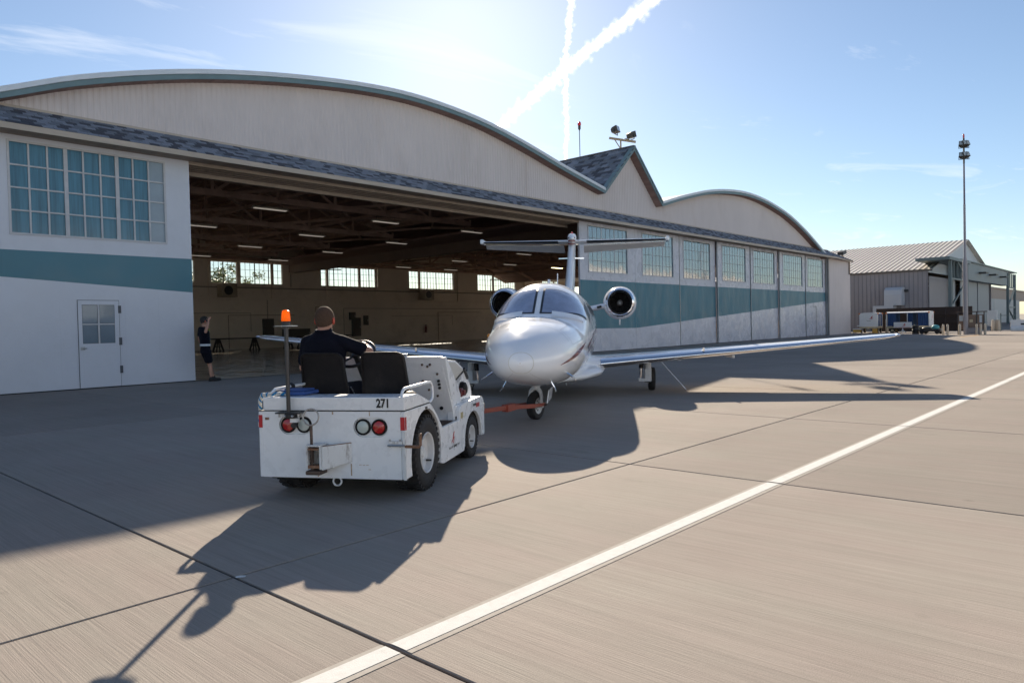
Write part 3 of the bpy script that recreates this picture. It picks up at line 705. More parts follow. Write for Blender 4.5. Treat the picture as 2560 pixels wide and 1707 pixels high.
def patch(poly_rows, off, name, m, parent, smooth=True):
    """rows of (x, th) turned into a skin-hugging sheet"""
    vs = []; fs = []; n = len(poly_rows[0])
    for r in poly_rows: vs += [S(x, t, off) for x, t in r]
    for i in range(len(poly_rows)-1):
        for k in range(n-1): fs.append((i*n+k, i*n+k+1, (i+1)*n+k+1, (i+1)*n+k))
    return MB().add(vs, fs).build(name, m, parent, smooth=smooth, auto=80)
def windows():
    for sd in (1, -1):
        def rows(grow):
            # windshield pane: centre post edge to side, bottom to top
            out = []
            nb = 12
            for i in range(nb+1):
                v = i/nb; row = []
                for k in range(15):
                    u = k/14
                    # bottom edge climbs back along the side
                    xb = 2.12 + .02*u + .55*u*u - grow; xt = 2.84 + .02*u - .0*u + grow
                    xt = xt + .10*u
                    x = xb+(xt-xb)*v
                    w = stn(x)[1]
                    t0 = (.052-grow)/w; t1 = (1.16+grow*1.4) - .20*v
                    t = t0+(t1-t0)*u
                    # rounded corners
                    row.append((x, sd*t))
                out.append(row)
            return out
        ws = patch(rows(.022), .005, 'windshield_seal', M_seal, jet)
        wp = patch(rows(-.008), .010, 'windshield', M_shield, jet)
        # white bleed-air deflector plate in front of the lower edge
        patch([[(2.02+.01*k+.045*(k/10)**2*10*.6+.16*v*(1-.25*k/10), sd*(.26+.085*k)) for k in range(11)] for v in (0,.5,1)], .016, 'rain_deflector', M_jet, jet)
        # side cockpit window, cabin windows
        patch([[(2.98+.5*u, sd*(1.02+.30*v-.10*u)) for u in (0,.25,.5,.75,1)] for v in (0,.5,1)], .006, 'cockpit_side_window', M_seal, jet)
        for i in range(5):
            x0 = 4.15+.62*i
            vs = [S(x0+.15*math.cos(a), sd*(1.08+.17*math.sin(a)), .006) for a in [2*math.pi*k/16 for k in range(16)]]
            MB().add(vs, [tuple(range(16))]).build('cabin_window', M_seal, jet)
        # maroon swoosh low on the nose, broad stripe further aft
        n = 26
        patch([[(.60+1.35*i/n, sd*(1.78-.33*(i/n)**.8 - hw*(.012+.085*math.sin(math.pi*min(1,i/n*.98+.02))**.8))) for i in range(n+1)] for hw in (-.5,0,.5)], .005, 'nose_swoosh', M_maroon, jet)
        for q, (o, m) in enumerate(((0,M_maroon),(.085,M_grey),(.15,M_maroon))):
            patch([[(2.3+6.8*i/n, sd*(1.66-.24*(i/n)+o+h*(.05 if q == 0 else .022))) for i in range(n+1)] for h in (-.5,.5)], .005, 'side_stripe', m, jet)
        # door frame lines just behind the cockpit
        patch([[(3.35+.012*h, sd*(.75+.12*i)) for i in range(10)] for h in (0,1)], .004, 'door_seam', M_seal, jet)
        patch([[(4.02+.012*h, sd*(.75+.12*i)) for i in range(10)] for h in (0,1)], .004, 'door_seam', M_seal, jet)
windows()
def seams():
    for sd in (1,-1):
        for x0 in (2.92, 5.1, 7.0): patch([[(x0+.008*h, sd*(.35+.13*k)) for k in range(16)] for h in (0,1)], .003, 'panel_seam', M_seam, jet)
        for t0 in (.72, 1.30): patch([[(1.08+.062*k, sd*(t0+.010*h)) for k in range(11)] for h in (0,1)], .003, 'panel_seam', M_seam, jet)
        for x0 in (1.08, 1.70): patch([[(x0+.007*h, sd*(.72+.058*k)) for k in range(11)] for h in (0,1)], .003, 'panel_seam', M_seam, jet)
# radome seam and round nose patch
M_seam = mat('panel seam', (.34,.34,.37), .4)
seams()
patch([[(.98+h*.008, -1.15+2.3*k/24) for k in range(25)] for h in (0,1)], .003, 'nose_seam', M_seam, jet)
mb = MB(); c0 = Vector((.012,-.0,.955)); vs = []
nose_c = [S(.10+.0, a) for a in [2*math.pi*k/28 for k in range(28)]]
MB().add([p+Vector((-.004,0,0)) for p in nose_c]+[Vector((-.006,0,.98))], [(k,(k+1)%28,28) for k in range(28)]).build('radome_cap', mat('radome cap', (.66,.65,.60), .35), jet, smooth=True)
for s_ in (1,-1): patch([[(.12+.6*i/8, s_*(2.55+.004*j+.03*i/8)) for i in range(9)] for j in (0,3)], .003, 'panel_seam', M_seam, jet)
# belly fairing and wings
def airfoil(ch, th, n=12):
    pts = []
    for i in range(n+1): t = (1-math.cos(math.pi*i/n))/2; pts.append((t*ch, 5*th*ch*(.2969*t**.5-.126*t-.3516*t*t+.2843*t**3-.1036*t**4)*1.0))
    low = [(x, -y*.75) for x, y in pts[::-1][1:-1]]
    return pts + low
def wing(sd):
    secs = [(.55,5.15,2.75,.150,.62),(.95,5.42,2.30,.140,.665),(1.6,5.58,2.05,.138,.725),(3.2,5.84,1.75,.13,.865),(5.2,6.16,1.37,.12,1.04),(6.8,6.42,1.07,.11,1.185),(7.02,6.52,.92,.09,1.215),(7.1,6.70,.55,.06,1.235)]
    rings = []; le = []
    for l, x0, ch, th, z in secs:
        af = airfoil(ch, th); rings.append([Vector((x0+x, -sd*l, z+y)) for x, y in af])
    if sd < 0: rings = [r[::-1] for r in rings]
    w = MB().loft(rings).build('wing', M_jet, jet, smooth=True, auto=50)
    # polished leading edge strip
    vs = []; fs = []; m = 9
    for l, x0, ch, th, z in secs[1:7]:
        af = airfoil(ch, th, 24)
        up = [p for p in af[:5]]; lo = [p for p in af[::-1][:4]]
        line = lo[::-1] + up
        line = sorted(lo, key=lambda p: -p[0]) + up
        vs += [Vector((x0+x-.006, -sd*l, z+y*1.02)) for x, y in line]
    k = len(line)
    for i in range(5):
        for j in range(k-1): fs.append((i*k+j, i*k+j+1, (i+1)*k+j+1, (i+1)*k+j))
    MB().add(vs, fs).build('leading_edge', M_bright, jet, smooth=True, auto=80)
    MB().ball((6.62,-sd*7.06,1.23), (.16,.04,.03), 10, 6).build('navigation_light', M_bright, jet, smooth=True)
    # aileron and flap gaps
    mb = MB(); mb.bar((7.32,-sd*1.2,.72),(7.15,-sd*3.9,.93),.9,.028); mb.build('flap', M_jet, jet)
    for l in (1.5,2.6,3.7): MB().bar((6.2,-sd*l,.60+.06*l*.9),(7.3,-sd*l,.58+.06*l*.9),.05,.07).build('flap_track', M_jetbelly, jet)
    for l in (5.9,6.2,6.5): MB().bar((7.35,-sd*l,1.13),(7.62,-sd*l,1.13),.006).build('static_wick', M_dark, jet)
    MB().box(5.86,5.98,-sd*3.05-.02,-sd*3.05+.02,.92,.99).build('stall_strip', M_bright, jet)
for sd in (1,-1): wing(sd)
rings = []
for x, w, zt, zb in ((4.3,.3,.52,.36),(4.7,.72,.62,.33),(5.2,1.0,.72,.33),(6.2,1.06,.80,.34),(7.4,1.0,.78,.38),(8.2,.7,.72,.48),(8.7,.3,.70,.62)):
    rings.append([Vector((x, -w*math.cos(a), (zt+zb)/2+(zt-zb)/2*math.sin(a))) for a in [2*math.pi*k/24 for k in range(24)]])
MB().loft(rings).build('belly_fairing', M_jet, jet, smooth=True, auto=60)
# fin and T tail
def slab_loft(secs, name, m, vertical=False, sd=1, parent=None):
    rings = []
    for (sp, x0, ch, th, o) in secs:
        af = airfoil(ch, th)
        rings.append([Vector((x0+x, y, sp)) if vertical else Vector((x0+x, -sd*sp, o+y)) for x, y in af])
    return MB().loft(rings).build(name, m, parent or jet, smooth=True, auto=50)
slab_loft([(1.9,9.2,3.4,.10,0),(2.2,9.75,2.85,.11,0),(2.7,10.65,2.1,.14,0),(3.4,11.40,1.55,.17,0),(3.88,11.86,1.28,.18,0)], 'vertical_fin', M_jet, True)
MB().bar((9.0,0,2.22),(10.5,0,2.45),.10,.12).build('dorsal_fillet', M_jet, jet)
MB().lathe([(.02,-.42),(.07,-.36),(.115,-.2),(.125,.1),(.12,.8),(.05,1.35)], 20, Matrix.Translation((12.1,0,3.98)) @ Matrix.Rotation(R(90),4,'Y')).build('bullet_fairing', M_jet, jet, smooth=True)
for k, zz in enumerate((3.80,3.89,3.98)):
    o = MB(); o.lathe([(.1265,0),(.1265,.035)], 20, Matrix.Translation((11.80+.04*k,0,zz))); o.v = [((v[0]-11.9)*.9+11.86, v[1]*.85, v[2]) for v in o.v]; o.build('fin_band', M_maroon, jet, smooth=True)
MB().lathe([(.125,0),(.13,.06),(.10,.13),(.02,.16)], 18, Matrix.Translation((11.95,0,3.99))).build('fin_cap', M_jet, jet, smooth=True)
MB().ball((11.97,0,4.16), .035, 10, 6).build('beacon_light', M_red, jet, smooth=True)
for sd in (1,-1):
    slab_loft([(.05,12.0,1.18,.09,3.93),(.5,12.08,1.10,.09,3.94),(2.7,12.46,.70,.08,4.0),(2.84,12.55,.52,.06,4.0)], 'stabilizer', M_jet, False, sd)
    vs = []; fs = []
    for l, x0, ch, th, z in ((.42,12.066,1.11,.09,3.939),(2.72,12.465,.69,.08,4.0)):
        af = airfoil(ch, th, 24); line = sorted(af[::-1][:9], key=lambda p: -p[0]) + af[:2]
        vs += [Vector((x0+x-.006, -sd*l, z+y*1.04-.005)) for x, y in line]
    k = len(line); fs = [(j, j+1, k+j+1, k+j) for j in range(k-1)]
    MB().add(vs, fs).build('de_ice_boot', M_boot, jet, smooth=True, auto=80)
    MB().box(12.50,12.98,-sd*2.80-.05,-sd*2.80+.05,3.95,4.09).build('elevator_horn', M_jet, jet, bevel=.03)
    mb = MB(); mb.add([(12.95,-sd*.30,3.90),(13.0,-sd*2.75,3.97),(13.18,-sd*2.75,3.86),(13.34,-sd*.30,3.72),(12.95,-sd*.30,3.87),(13.0,-sd*2.75,3.945),(13.17,-sd*2.75,3.845),(13.33,-sd*.30,3.70)], [(0,1,2,3),(7,6,5,4),(0,4,5,1),(1,5,6,2),(2,6,7,3),(3,7,4,0)]); mb.build('elevator', M_jetbelly, jet)
    MB().bar((11.55,-sd*.10,3.38),(11.62,-sd*.36,3.38),.03,.03).build('vortex_rod', M_bright, jet)
# engines
def engine(sd):
    ex, ey, ez = 7.44, -sd*1.36, 1.985
    e = MB(); T = Matrix.Translation((ex,ey,ez)) @ Matrix.Rotation(R(90),4,'Y') @ Matrix.Rotation(R(180),4,'Z') @ Matrix.Diagonal((1.15,1.15,1.05,1))
    e.lathe([(.292,.10),(.325,.25),(.345,.6),(.345,1.1),(.31,1.6),(.24,1.95),(.225,1.95),(.22,1.6)], 40, T, cap=False); nac = e.build('engine_nacelle', M_jet, jet, smooth=True, auto=50)
    MB().lathe([(.21,.30),(.215,.12),(.225,.03),(.245,.0),(.268,.02),(.292,.10)], 40, T, cap=False).build('intake_lip', M_bright, nac, smooth=True, auto=60)
    MB().lathe([(.21,.30),(.205,.62)], 40, T, cap=False).build('intake_duct', mat('duct %d' % sd, (.10,.075,.06), .35, metal=.4), nac, smooth=True)
    MB().lathe([(.206,.60),(.01,.605)], 40, T, cap=False).build('fan_disc', M_dark, nac)
    mb = MB()
    for k in range(20):
        a = 2*math.pi*k/20; p = [Vector((.06*math.cos(a),.06*math.sin(a),.575)), Vector((.20*math.cos(a),.20*math.sin(a),.575)), Vector((.20*math.cos(a+.2),.20*math.sin(a+.2),.60)), Vector((.06*math.cos(a+.25),.06*math.sin(a+.25),.60))]
        mb.add([T @ q for q in p], [(0,1,2,3)])
    mb.build('fan_blades', M_fan, nac)
    MB().lathe([(.004,.47),(.03,.49),(.055,.54),(.065,.60)], 20, T).build('spinner', M_gear, nac, smooth=True)
    mb = MB()
    for k in range(7): a = 2*math.pi*k/7; mb.ball(T @ Vector((.04*math.cos(a),.04*math.sin(a),.50)), .006, 6, 4)
    mb.build('spinner_bolts', M_bright, nac)
    # cooling slot and drain mast under the nacelle
    MB().box(-.02,.02,-.07,.07,-.012,.012,Matrix.Translation((ex+.07,ey,ez-.325))).build('cooling_slot', M_dark, nac)
    MB().box(ex+.45,ex+.62,ey-.015,ey+.015,ez-.52,ez-.38).build('drain_mast', M_jetbelly, nac)
    # pylon
    rings = []
    for l, x0, ch, th, z in ((.62,7.75,1.55,.10,1.84),(1.06,7.68,1.6,.10,1.92)):
        rings.append([Vector((x0+x, -sd*l, z+y)) for x, y in airfoil(ch, th)])
    py = MB().loft(rings).build('engine_pylon', M_jet, jet, smooth=True, auto=50)
    MB().box(-.03,.03,-.055,.055,-.03,.03,Matrix.Translation((7.70,-sd*.88,1.885)) @ Matrix.Rotation(-sd*R(12),4,'X')).build('pylon_inlet', M_dark, py)
engine(1); engine(-1)
# landing gear ---------------------------------------------------------------
def wheel(parent, c, r, w, axis, name='wheel', rimw=.6):
    """tyre and rim about axis (unit Vector)"""
    c = Vector(c); q = Vector((0,0,1)).rotation_difference(axis).to_matrix().to_4x4(); T = Matrix.Translation(c) @ q
    ti = MB().lathe([(r*rimw,-w*.40),(r*.78,-w*.5),(r*.93,-w*.46),(r*.985,-w*.34),(r,-w*.12),(r,w*.12),(r*.985,w*.34),(r*.93,w*.46),(r*.78,w*.5),(r*rimw,w*.40)], 40, T, cap=False).build('tyre', M_tyre, parent, smooth=True, auto=60)
    gro = MB()
    for o in (-.22,0,.22): gro.lathe([(r*1.002,w*o-.004),(r*1.002,w*o+.004)], 40, T, cap=False)
    ri = MB().lathe([(r*rimw,-w*.42),(r*rimw*.92,-w*.44),(r*rimw*.86,-w*.25),(r*.2,-w*.22),(r*.18,-w*.40),(.001,-w*.42),(.001,w*.42),(r*.18,w*.40),(r*.2,w*.22),(r*rimw*.86,w*.25),(r*rimw*.92,w*.44),(r*rimw,w*.42)], 32, T, cap=False).build('rim', M_rim, parent, smooth=True, auto=35)
    mb = MB()
    for k in range(6):
        a = 2*math.pi*k/6
        for s in (1,-1): mb.lathe([(r*.085,w*.26*s),(r*.085,w*.235*s)], 10, T @ Matrix.Translation((r*rimw*.56*math.cos(a), r*rimw*.56*math.sin(a), 0)))
    mb.build('lightening_holes', M_dark, parent)
    return ti
ng = empty('nose_gear', (1.87,0,0)); ng.parent = jet
ngs = -.36                                     # castored towards the tow bar
ax = Vector((math.sin(-ngs), math.cos(ngs), 0)); fd = Vector((math.cos(ngs), math.sin(ngs), 0))
ax = Vector((-math.sin(ngs), math.cos(ngs), 0))
wheel(ng, (0,0,.215), .215, .135, ax)
fk = MB()
for s in (1,-1):
    pts = [ax*(s*.098)+Vector((0,0,.20)), ax*(s*.10)+Vector((0,0,.34))+fd*.0, ax*(s*.085)+Vector((0,0,.44)), ax*(s*.03)+Vector((0,0,.49))]
    fk.tube(pts, [.034,.030,.032,.038], 10)
fk.build('fork', M_gear, ng, smooth=True)
MB().tube([(0,0,.47),(0,0,.62)], .052, 16).build('collar', M_gear, ng, smooth=True)
MB().tube([(0,0,.58),(0,0,.70)], .040, 16).build('oleo', M_chrome, ng, smooth=True)
MB().tube([(0,0,.66),(.05,0,.95)], .062, 16).build('strut', M_gear, ng, smooth=True)
mb = MB(); mb.bar(fd*.10+Vector((0,0,.50)), fd*.16+Vector((0,0,.60)), .05,.02); mb.bar(fd*.16+Vector((0,0,.60)), fd*.06+Vector((0,0,.70)), .05,.02); mb.build('torque_link', M_gear, ng)
MB().lathe([(.03,-.13),(.03,.13)], 12, Matrix.Translation((0,0,.215)) @ Vector((0,0,1)).rotation_difference(ax).to_matrix().to_4x4()).build('axle', M_gear, ng)
for s in (1,-1): MB().box(-.35,.35,s*.17-.008,s*.17+.008,.32 if s < 0 else .30,.52,Matrix.Rotation(-s*R(8),4,'X')).build('gear_door', M_jet, ng, bevel=.004) if s < 0 else None
MB().tube([(.1,.03,.52),(.12,.05,.60),(.08,.06,.68)], .010, 6).build('hydraulic_line', M_dark, ng)
def main_gear(sd):
    l = sd*1.98; gz = l*math.tan(.018)
    m = empty('main_gear', (6.7, -l, gz)); m.parent = jet
    ax = Vector((0,1,0)); inn = sd        # wheel outboard of the leg
    wheel(m, (0,-sd*.06,.25), .25, .15, ax)
    MB().tube([(-.36,sd*.05,.80),(-.34,sd*.04,.44)], .075, 14).build('leg', M_gear, m, smooth=True)
    mb = MB(); mb.prism([(-.43,.50),(-.27,.50),(.06,.32),(.06,.19),(-.10,.17),(-.43,.22)], -sd*.035, sd*.105, lambda a, b, d: (a, d, b)); mb.build('trailing_link', M_gear, m, bevel=.012)
    MB().tube([(-.34,sd*.19,.28),(-.34,sd*.18,.52)], .034, 12).build('damper_rod', M_chrome, m, smooth=True)
    MB().tube([(-.34,sd*.18,.50),(-.34,sd*.16,.80)], .052, 12).build('damper', M_dark, m, smooth=True)
    MB().tube([(0,-sd*.05,.25),(0,sd*.11,.25)], .035, 12).build('axle', M_gear, m, smooth=True)
    MB().lathe([(.10,.03),(.10,.09)], 20, Matrix.Translation((0,0,.25)) @ Matrix.Rotation(R(-90*sd),4,'X') @ Matrix.Scale(-1,4,(0,0,1))).build('brake', M_dark, m)
    MB().box(-.44,-.30,*sorted((sd*.08,sd*.24)),.22,.29).build('axle_beam', M_gear, m, bevel=.01)
    MB().tube([(-.34,sd*.06,.66),(-.34,sd*.42,.78)], .02, 8).build('side_brace', M_gear, m, smooth=True)
    # long thin leg door hinged at the wing, hanging outboard
    Mx = Matrix.Translation((-.36,-sd*.10,.80)) @ Matrix.Rotation(-sd*R(41),4,'X')
    d = MB(); d.add([Mx @ Vector(v) for v in [(-.02,0,0),(.02,0,0),(.02,0,-.62),(-.02,0,-.62),(-.02,-.010,0),(.02,-.010,0),(.02,-.010,-.62),(-.02,-.010,-.62)]], [(0,1,2,3),(7,6,5,4),(0,4,5,1),(1,5,6,2),(2,6,7,3),(3,7,4,0)])
    d.add([Mx @ Vector(v) for v in [(-.02,0,-.62),(.02,0,-.62),(.16,0,-.78),(.16,0,-.98),(-.16,0,-.98),(-.16,0,-.78),(-.02,-.014,-.62),(.02,-.014,-.62),(.16,-.014,-.78),(.16,-.014,-.98),(-.16,-.014,-.98),(-.16,-.014,-.78)]], [(0,1,2,3,4,5),(11,10,9,8,7,6)]+[(k,(k+1)%6,6+(k+1)%6,6+k) for k in range(6)])
    d.build('gear_door', M_jet, m)
main_gear(1); main_gear(-1)
# probes and aerials
for (x, th, ln_, nm) in ((1.05,2.15,.18,'pitot_probe'),(1.05,-2.15,.18,'pitot_probe'),(.95,2.62,.16,'angle_vane'),(.95,-2.62,.16,'angle_vane')):
    p = S(x, th); nrm = Vector((0,-math.sin(th),math.cos(th))); MB().tube([p-nrm*.02, p+nrm*ln_*.55, p+nrm*ln_*.85+Vector((-.06,0,0)), p+nrm*ln_*.9+Vector((-.16,0,0))], [.016,.013,.010,.008], 8).build(nm, M_bright, jet, smooth=True)
MB().prism([(0,0),(.14,0),(.20,.34),(.16,.36),(.10,.34)], -.008, .008, lambda a, b, d: (6.3+a, d, 2.24+b)).build('blade_aerial', M_jet, jet)
MB().prism([(0,0),(.24,0),(.20,.10),(.10,.10)], -.02, .02, lambda a, b, d: (4.2+a, d, 2.24+b)).build('crown_fairing', M_jet, jet)
MB().prism([(0,0),(.12,0),(.16,-.12),(.12,-.12)], -.01, .01, lambda a, b, d: (5.3+a, d-.25, .36+b)).build('belly_aerial', M_jet, jet)
p = S(2.1, -1.30, .01); MB().ball(p, .035, 8, 6).build('ice_light', M_amber, jet, smooth=True)
# ------------------------------------------------------------------ tow tractor
M_tug = mat('tug white', (.82,.83,.84), .30, var=.05, vscale=5, coat=.25, grime=.10, grime_col=(.42,.36,.30), gscale=2.5, rvar=.08, bump=.0012, bscale=9)
M_tug2 = mat('tug white chipped', (.72,.72,.71), .42, var=.08, vscale=8, grime=.85, grime_col=(.11,.055,.03), gscale=16, stretch=(1,1,.35))
M_rust = mat('rusty steel', (.20,.10,.055), .7, var=.4, vscale=25, grime=.5, grime_col=(.50,.46,.40), gscale=22)
M_rustd = mat('worn bare steel', (.11,.075,.06), .55, metal=.5, var=.4, vscale=30)
M_vinyl = mat('black vinyl', (.012,.0095,.009), .6, spec=.25, var=.3, vscale=7, bump=.002, bscale=60, grime=.25, grime_col=(.07,.055,.045), gscale=4)
M_well = mat('wheel well', (.05,.045,.04), .9)
M_redlens = mat('tail lens red', (.42,.012,.010), .18, coat=.8)
M_whitelens = mat('reversing lens', (.50,.54,.50), .22, coat=.8)
M_reflred = mat('red reflector tape', (.50,.012,.02), .35)
M_logo = mat('logo red', (.45,.04,.04), .4)
M_ink = mat('black decal', (.015,.014,.014), .5)
M_greyink = mat('grey decal', (.25,.25,.26), .5)
M_rope_w = mat('rope white', (.62,.60,.55), .8, bump=.002, bscale=90)
M_rope_b = mat('rope blue', (.02,.20,.42), .8)
M_bluec = mat('blue tarp', (.03,.08,.26), .6, var=.2, vscale=8)
def glow_mat(name, c, k=.75):
    """thin coloured plastic or skin that lets backlight through"""
    m = bpy.data.materials.new(name); m.use_nodes = True; n, l = m.node_tree.nodes, m.node_tree.links; b = n['Principled BSDF']; b.inputs['Base Color'].default_value = (*c, 1); b.inputs['Roughness'].default_value = .25
    t = n.new('ShaderNodeBsdfTranslucent'); t.inputs[0].default_value = (*c, 1); x = n.new('ShaderNodeMixShader'); x.inputs[0].default_value = k
    l.new(b.outputs[0], x.inputs[1]); l.new(t.outputs[0], x.inputs[2]); l.new(x.outputs[0], n['Material Output'].inputs[0]); return m
TUG = empty('tow_tractor', (4.0657, 4.7247, 0), R(30)); tag(TUG, 'small white open tow tractor with black seats and an amber beacon on a pole', 'tow tractor')
def cut(o, cutter):
    me = cutter.mesh('cutter'); c = bpy.data.objects.new('cutter', me); COL.objects.link(c); c.parent = o.parent
    m = o.modifiers.new('b', 'BOOLEAN'); m.object = c; m.operation = 'DIFFERENCE'; m.solver = 'EXACT'
    bpy.context.view_layer.update()
    dg = bpy.context.evaluated_depsgraph_get(); new = bpy.data.meshes.new_from_object(o.evaluated_get(dg))
    o.modifiers.clear(); old = o.data; o.data = new; bpy.data.objects.remove(c); return o
def arc(cx, cz, rx, rz, a0, a1, n=16): return [(cx+rx*math.cos(R(a0+(a1-a0)*i/n)), cz+rz*math.sin(R(a0+(a1-a0)*i/n))) for i in range(n+1)]
uz = lambda a, b, d: (a, d, b)
side_poly = [(-.451,.19)] + arc(.075,.30,.395,.395,196,-21,20) + [(.50,.140),(.56,.132),(1.22,.132)] + arc(1.60,.21,.335,.285,196,0,18)[1:] + [(1.938,.185),(2.05,.18),(2.068,.20),(2.068,.50),(2.045,.575),(1.98,.613),(1.86,.622),(1.20,.614),(1.13,.60),(1.096,.55),(1.095,.469),(.527,.469),(.38,.60),(.22,.715),(.17,.735),(-.451,.735)]
# rear arch goes under: order is rear-bottom -> arch -> skirt -> front arch -> nose -> top -> back
for v0, v1 in ((0,.035),(1.252,1.287)):
    MB().prism(side_poly, v0, v1, uz).build('side_panel', M_tug, TUG, bevel=.006)
rp = MB().box(-.453,-.415,.036,1.251,.19,.735).build('rear_panel', M_tug, TUG)
cu = MB()
for vc, zc in ((.2935,.6075),(.953,.6225)):
    ring = []
    for xx in (-.50,-.428):
        ring.append([Vector((xx, vc+math.copysign(.070,math.cos(a))+.078*math.cos(a), zc+.078*math.sin(a))) for a in [2*math.pi*(k+.5)/32 for k in range(32)]])
    cu.loft(ring)
cut(rp, cu)
LX = Matrix.Rotation(R(-90),4,'Y')          # lathe axis towards -u (rear)
for v, z, m, nm in ((1.023,.622,M_redlens,'tail_light'),(.883,.623,M_whitelens,'reversing_light'),(.363,.608,M_whitelens,'reversing_light'),(.224,.607,M_redlens,'tail_light')):
    T = Matrix.Translation((-.43,v,z)) @ LX
    b = MB().lathe([(.064,-.002),(.066,.016),(.058,.022),(.052,.018),(.052,-.002)], 28, T, cap=False).build(nm, M_vinyl, TUG, smooth=True)
    MB().lathe([(.053,.010),(.048,.020),(.03,.026),(.001,.029)], 28, T, cap=False).build('lens', m, b, smooth=True)
# deck, inner structure, lid
MB().box(-.41,.52,.30,1.0,.19,.70).build('chassis', M_well, TUG)
MB().box(-.415,.20,.036,1.251,.70,.733).build('rear_deck', M_tug, TUG)
for v0, v1 in ((.036,.30),(1.0,1.251)):
    MB().prism(arc(.075,.30,.40,.40,200,-25,18)+arc(.075,.30,.43,.43,-25,200,18), v0, v1, uz).build('wheel_well', M_well, TUG)
    MB().prism(arc(1.60,.21,.34,.29,190,-5,14)+arc(1.60,.21,.365,.315,-5,190,14), v0, v1, uz).build('wheel_well', M_well, TUG)
MB().prism([(-.447,.742),(-.452,.850),(-.115,.845),(.178,.756),(.178,.742)], .004, 1.245, uz).build('deck_lid', M_tug, TUG, bevel=.008)
MB().box(-.455,.17,.002,1.285,.7355,.7415).build('lid_gasket', M_ink, TUG)
# front fenders, floor and step
MB().box(1.08,2.05,.036,1.251,.50,.610).build('fender_deck', M_tug, TUG, bevel=.004)
MB().box(2.03,2.066,.036,1.251,.20,.60).build('front_panel', M_tug, TUG, bevel=.006)
MB().box(.50,1.98,.30,1.0,.14,.45).build('front_chassis', M_well, TUG)
MB().box(.50,1.08,.036,1.251,.42,.462).build('floor', M_tug, TUG)
mb = MB()
for k in range(9): mb.box(.56+.05*k, .58+.05*k, .05, .42, .4625, .474)
mb.build('step_tread', M_rustd, TUG)
MB().box(.55,1.02,.045,.43,.4622,.466).build('step_mat', M_ink, TUG)
# bulkhead leaning forward, hood, raked side edge
bw = MB(); bw.add([(.83,.10,1.10),(.83,1.19,1.10),(1.09,1.19,.463),(1.09,.05,.463),(.86,.10,1.10),(.86,1.19,1.10),(1.12,1.19,.463),(1.12,.05,.463)], [(0,1,2,3),(7,6,5,4),(0,4,5,1),(1,5,6,2),(2,6,7,3),(3,7,4,0)]); bw.build('bulkhead', M_tug, TUG)
hood_poly = [(.87,1.085),(.95,1.08),(1.39,1.048),(1.70,.945),(1.80,.87),(1.95,.745),(1.99,.665),(1.985,.612),(1.12,.612),(1.06,.70)]
MB().prism(hood_poly, .12, 1.17, uz).build('hood', M_tug, TUG, bevel=.012)
MB().prism([(.825,1.108),(.87,1.108),(1.22,.815),(1.33,.70),(1.335,.612),(1.12,.612),(1.10,.465),(1.06,.465),(1.05,.62),(.97,.78)], .055, .118, uz).build('cowl_side', M_tug, TUG, bevel=.006)
MB().prism([(.825,1.108),(.87,1.108),(1.22,.815),(1.33,.70),(1.335,.612),(1.12,.612),(1.05,.62),(.97,.78)], 1.172, 1.235, uz).build('cowl_side', M_tug, TUG, bevel=.006)
MB().box(.82,.90,.10,1.19,1.101,1.118).build('cowl_rail', M_tug, TUG, bevel=.004)
MB().prism([(.98,1.055),(1.36,1.030),(1.64,.93),(1.24,.83)], .112, .119, uz).build('hood_side_window', mat('dull plexi', (.52,.50,.45), .3), TUG)
mb = MB(); mb.bar((.935,.113,1.07),(1.215,.113,.82),.012,.014); mb.bar((1.215,.113,.815),(1.68,.113,.925),.012,.014); mb.build('hood_seam', M_ink, TUG)
MB().bar((1.66,.11,.945),(1.80,.11,.83),.02,.03).build('hood_strap', M_ink, TUG)
mb = MB()
for k in range(3): mb.bar((1.36,.117,.80+.018*k),(1.56,.117,.845+.018*k),.004,.004)
mb.build('hood_louvre', M_greyink, TUG)
CY_ = Matrix.Rotation(R(90),4,'X')
b = MB().lathe([(.075,0),(.078,.02),(.070,.05),(.045,.065),(.001,.07)], 24, Matrix.Translation((1.56,.12,.735)) @ CY_).build('air_intake_cap', M_vinyl, TUG, smooth=True)
MB().lathe([(.045,0),(.047,.02),(.047,.07),(.028,.08),(.028,.10),(.001,.10)], 18, Matrix.Translation((1.37,.12,.715)) @ CY_).build('fuel_cap', mat('maroon cap', (.13,.022,.02), .45), TUG, smooth=True)
# lugs and bolt heads on the bulkhead
mb = MB()
def onb(v, t): return Vector((.83+.26*t-.004, v, 1.10-.637*t))
for v, t in ((.55,.04),(.60,.04),(.68,.10),(.30,.10),(.68,.25),(.16,.25),(.32,.36),(.27,.50),(.66,.40),(.22,.10),(.25,.13),(.19,.60),(.45,.55)):
    mb.lathe([(.012,0),(.012,.008),(.006,.012)], 10, Matrix.Translation(onb(v,t)) @ LX)
mb.build('bolt_heads', M_rustd, TUG)
mb = MB(); mb.lathe([(.018,0),(.018,.012)], 12, Matrix.Translation(onb(.17,.80)) @ LX); mb.build('rubber_stop', M_ink, TUG)
mb = MB()
for k in range(3): mb.lathe([(.014,0),(.014,.02)], 10, Matrix.Translation(onb(.155,.36+.055*k)) @ LX)
mb.build('dash_switch', M_ink, TUG)
MB().box(.84,.88,.46,.60,1.118,1.145).build('dash_clip', M_steel, TUG, bevel=.004)
# grab rails
def rail(v):
    MB().tube([(-.395,v,.846),(-.375,v,.885),(-.33,v,.908),(.22,v,.912),(.33,v,.905),(.380,v,.87),(.388,v,.80),(.372,v,.755),(.32,v,.735),(.262,v,.735)], .0125, 10).build('grab_rail', M_tug, TUG, smooth=True)
rail(.045); rail(1.20)
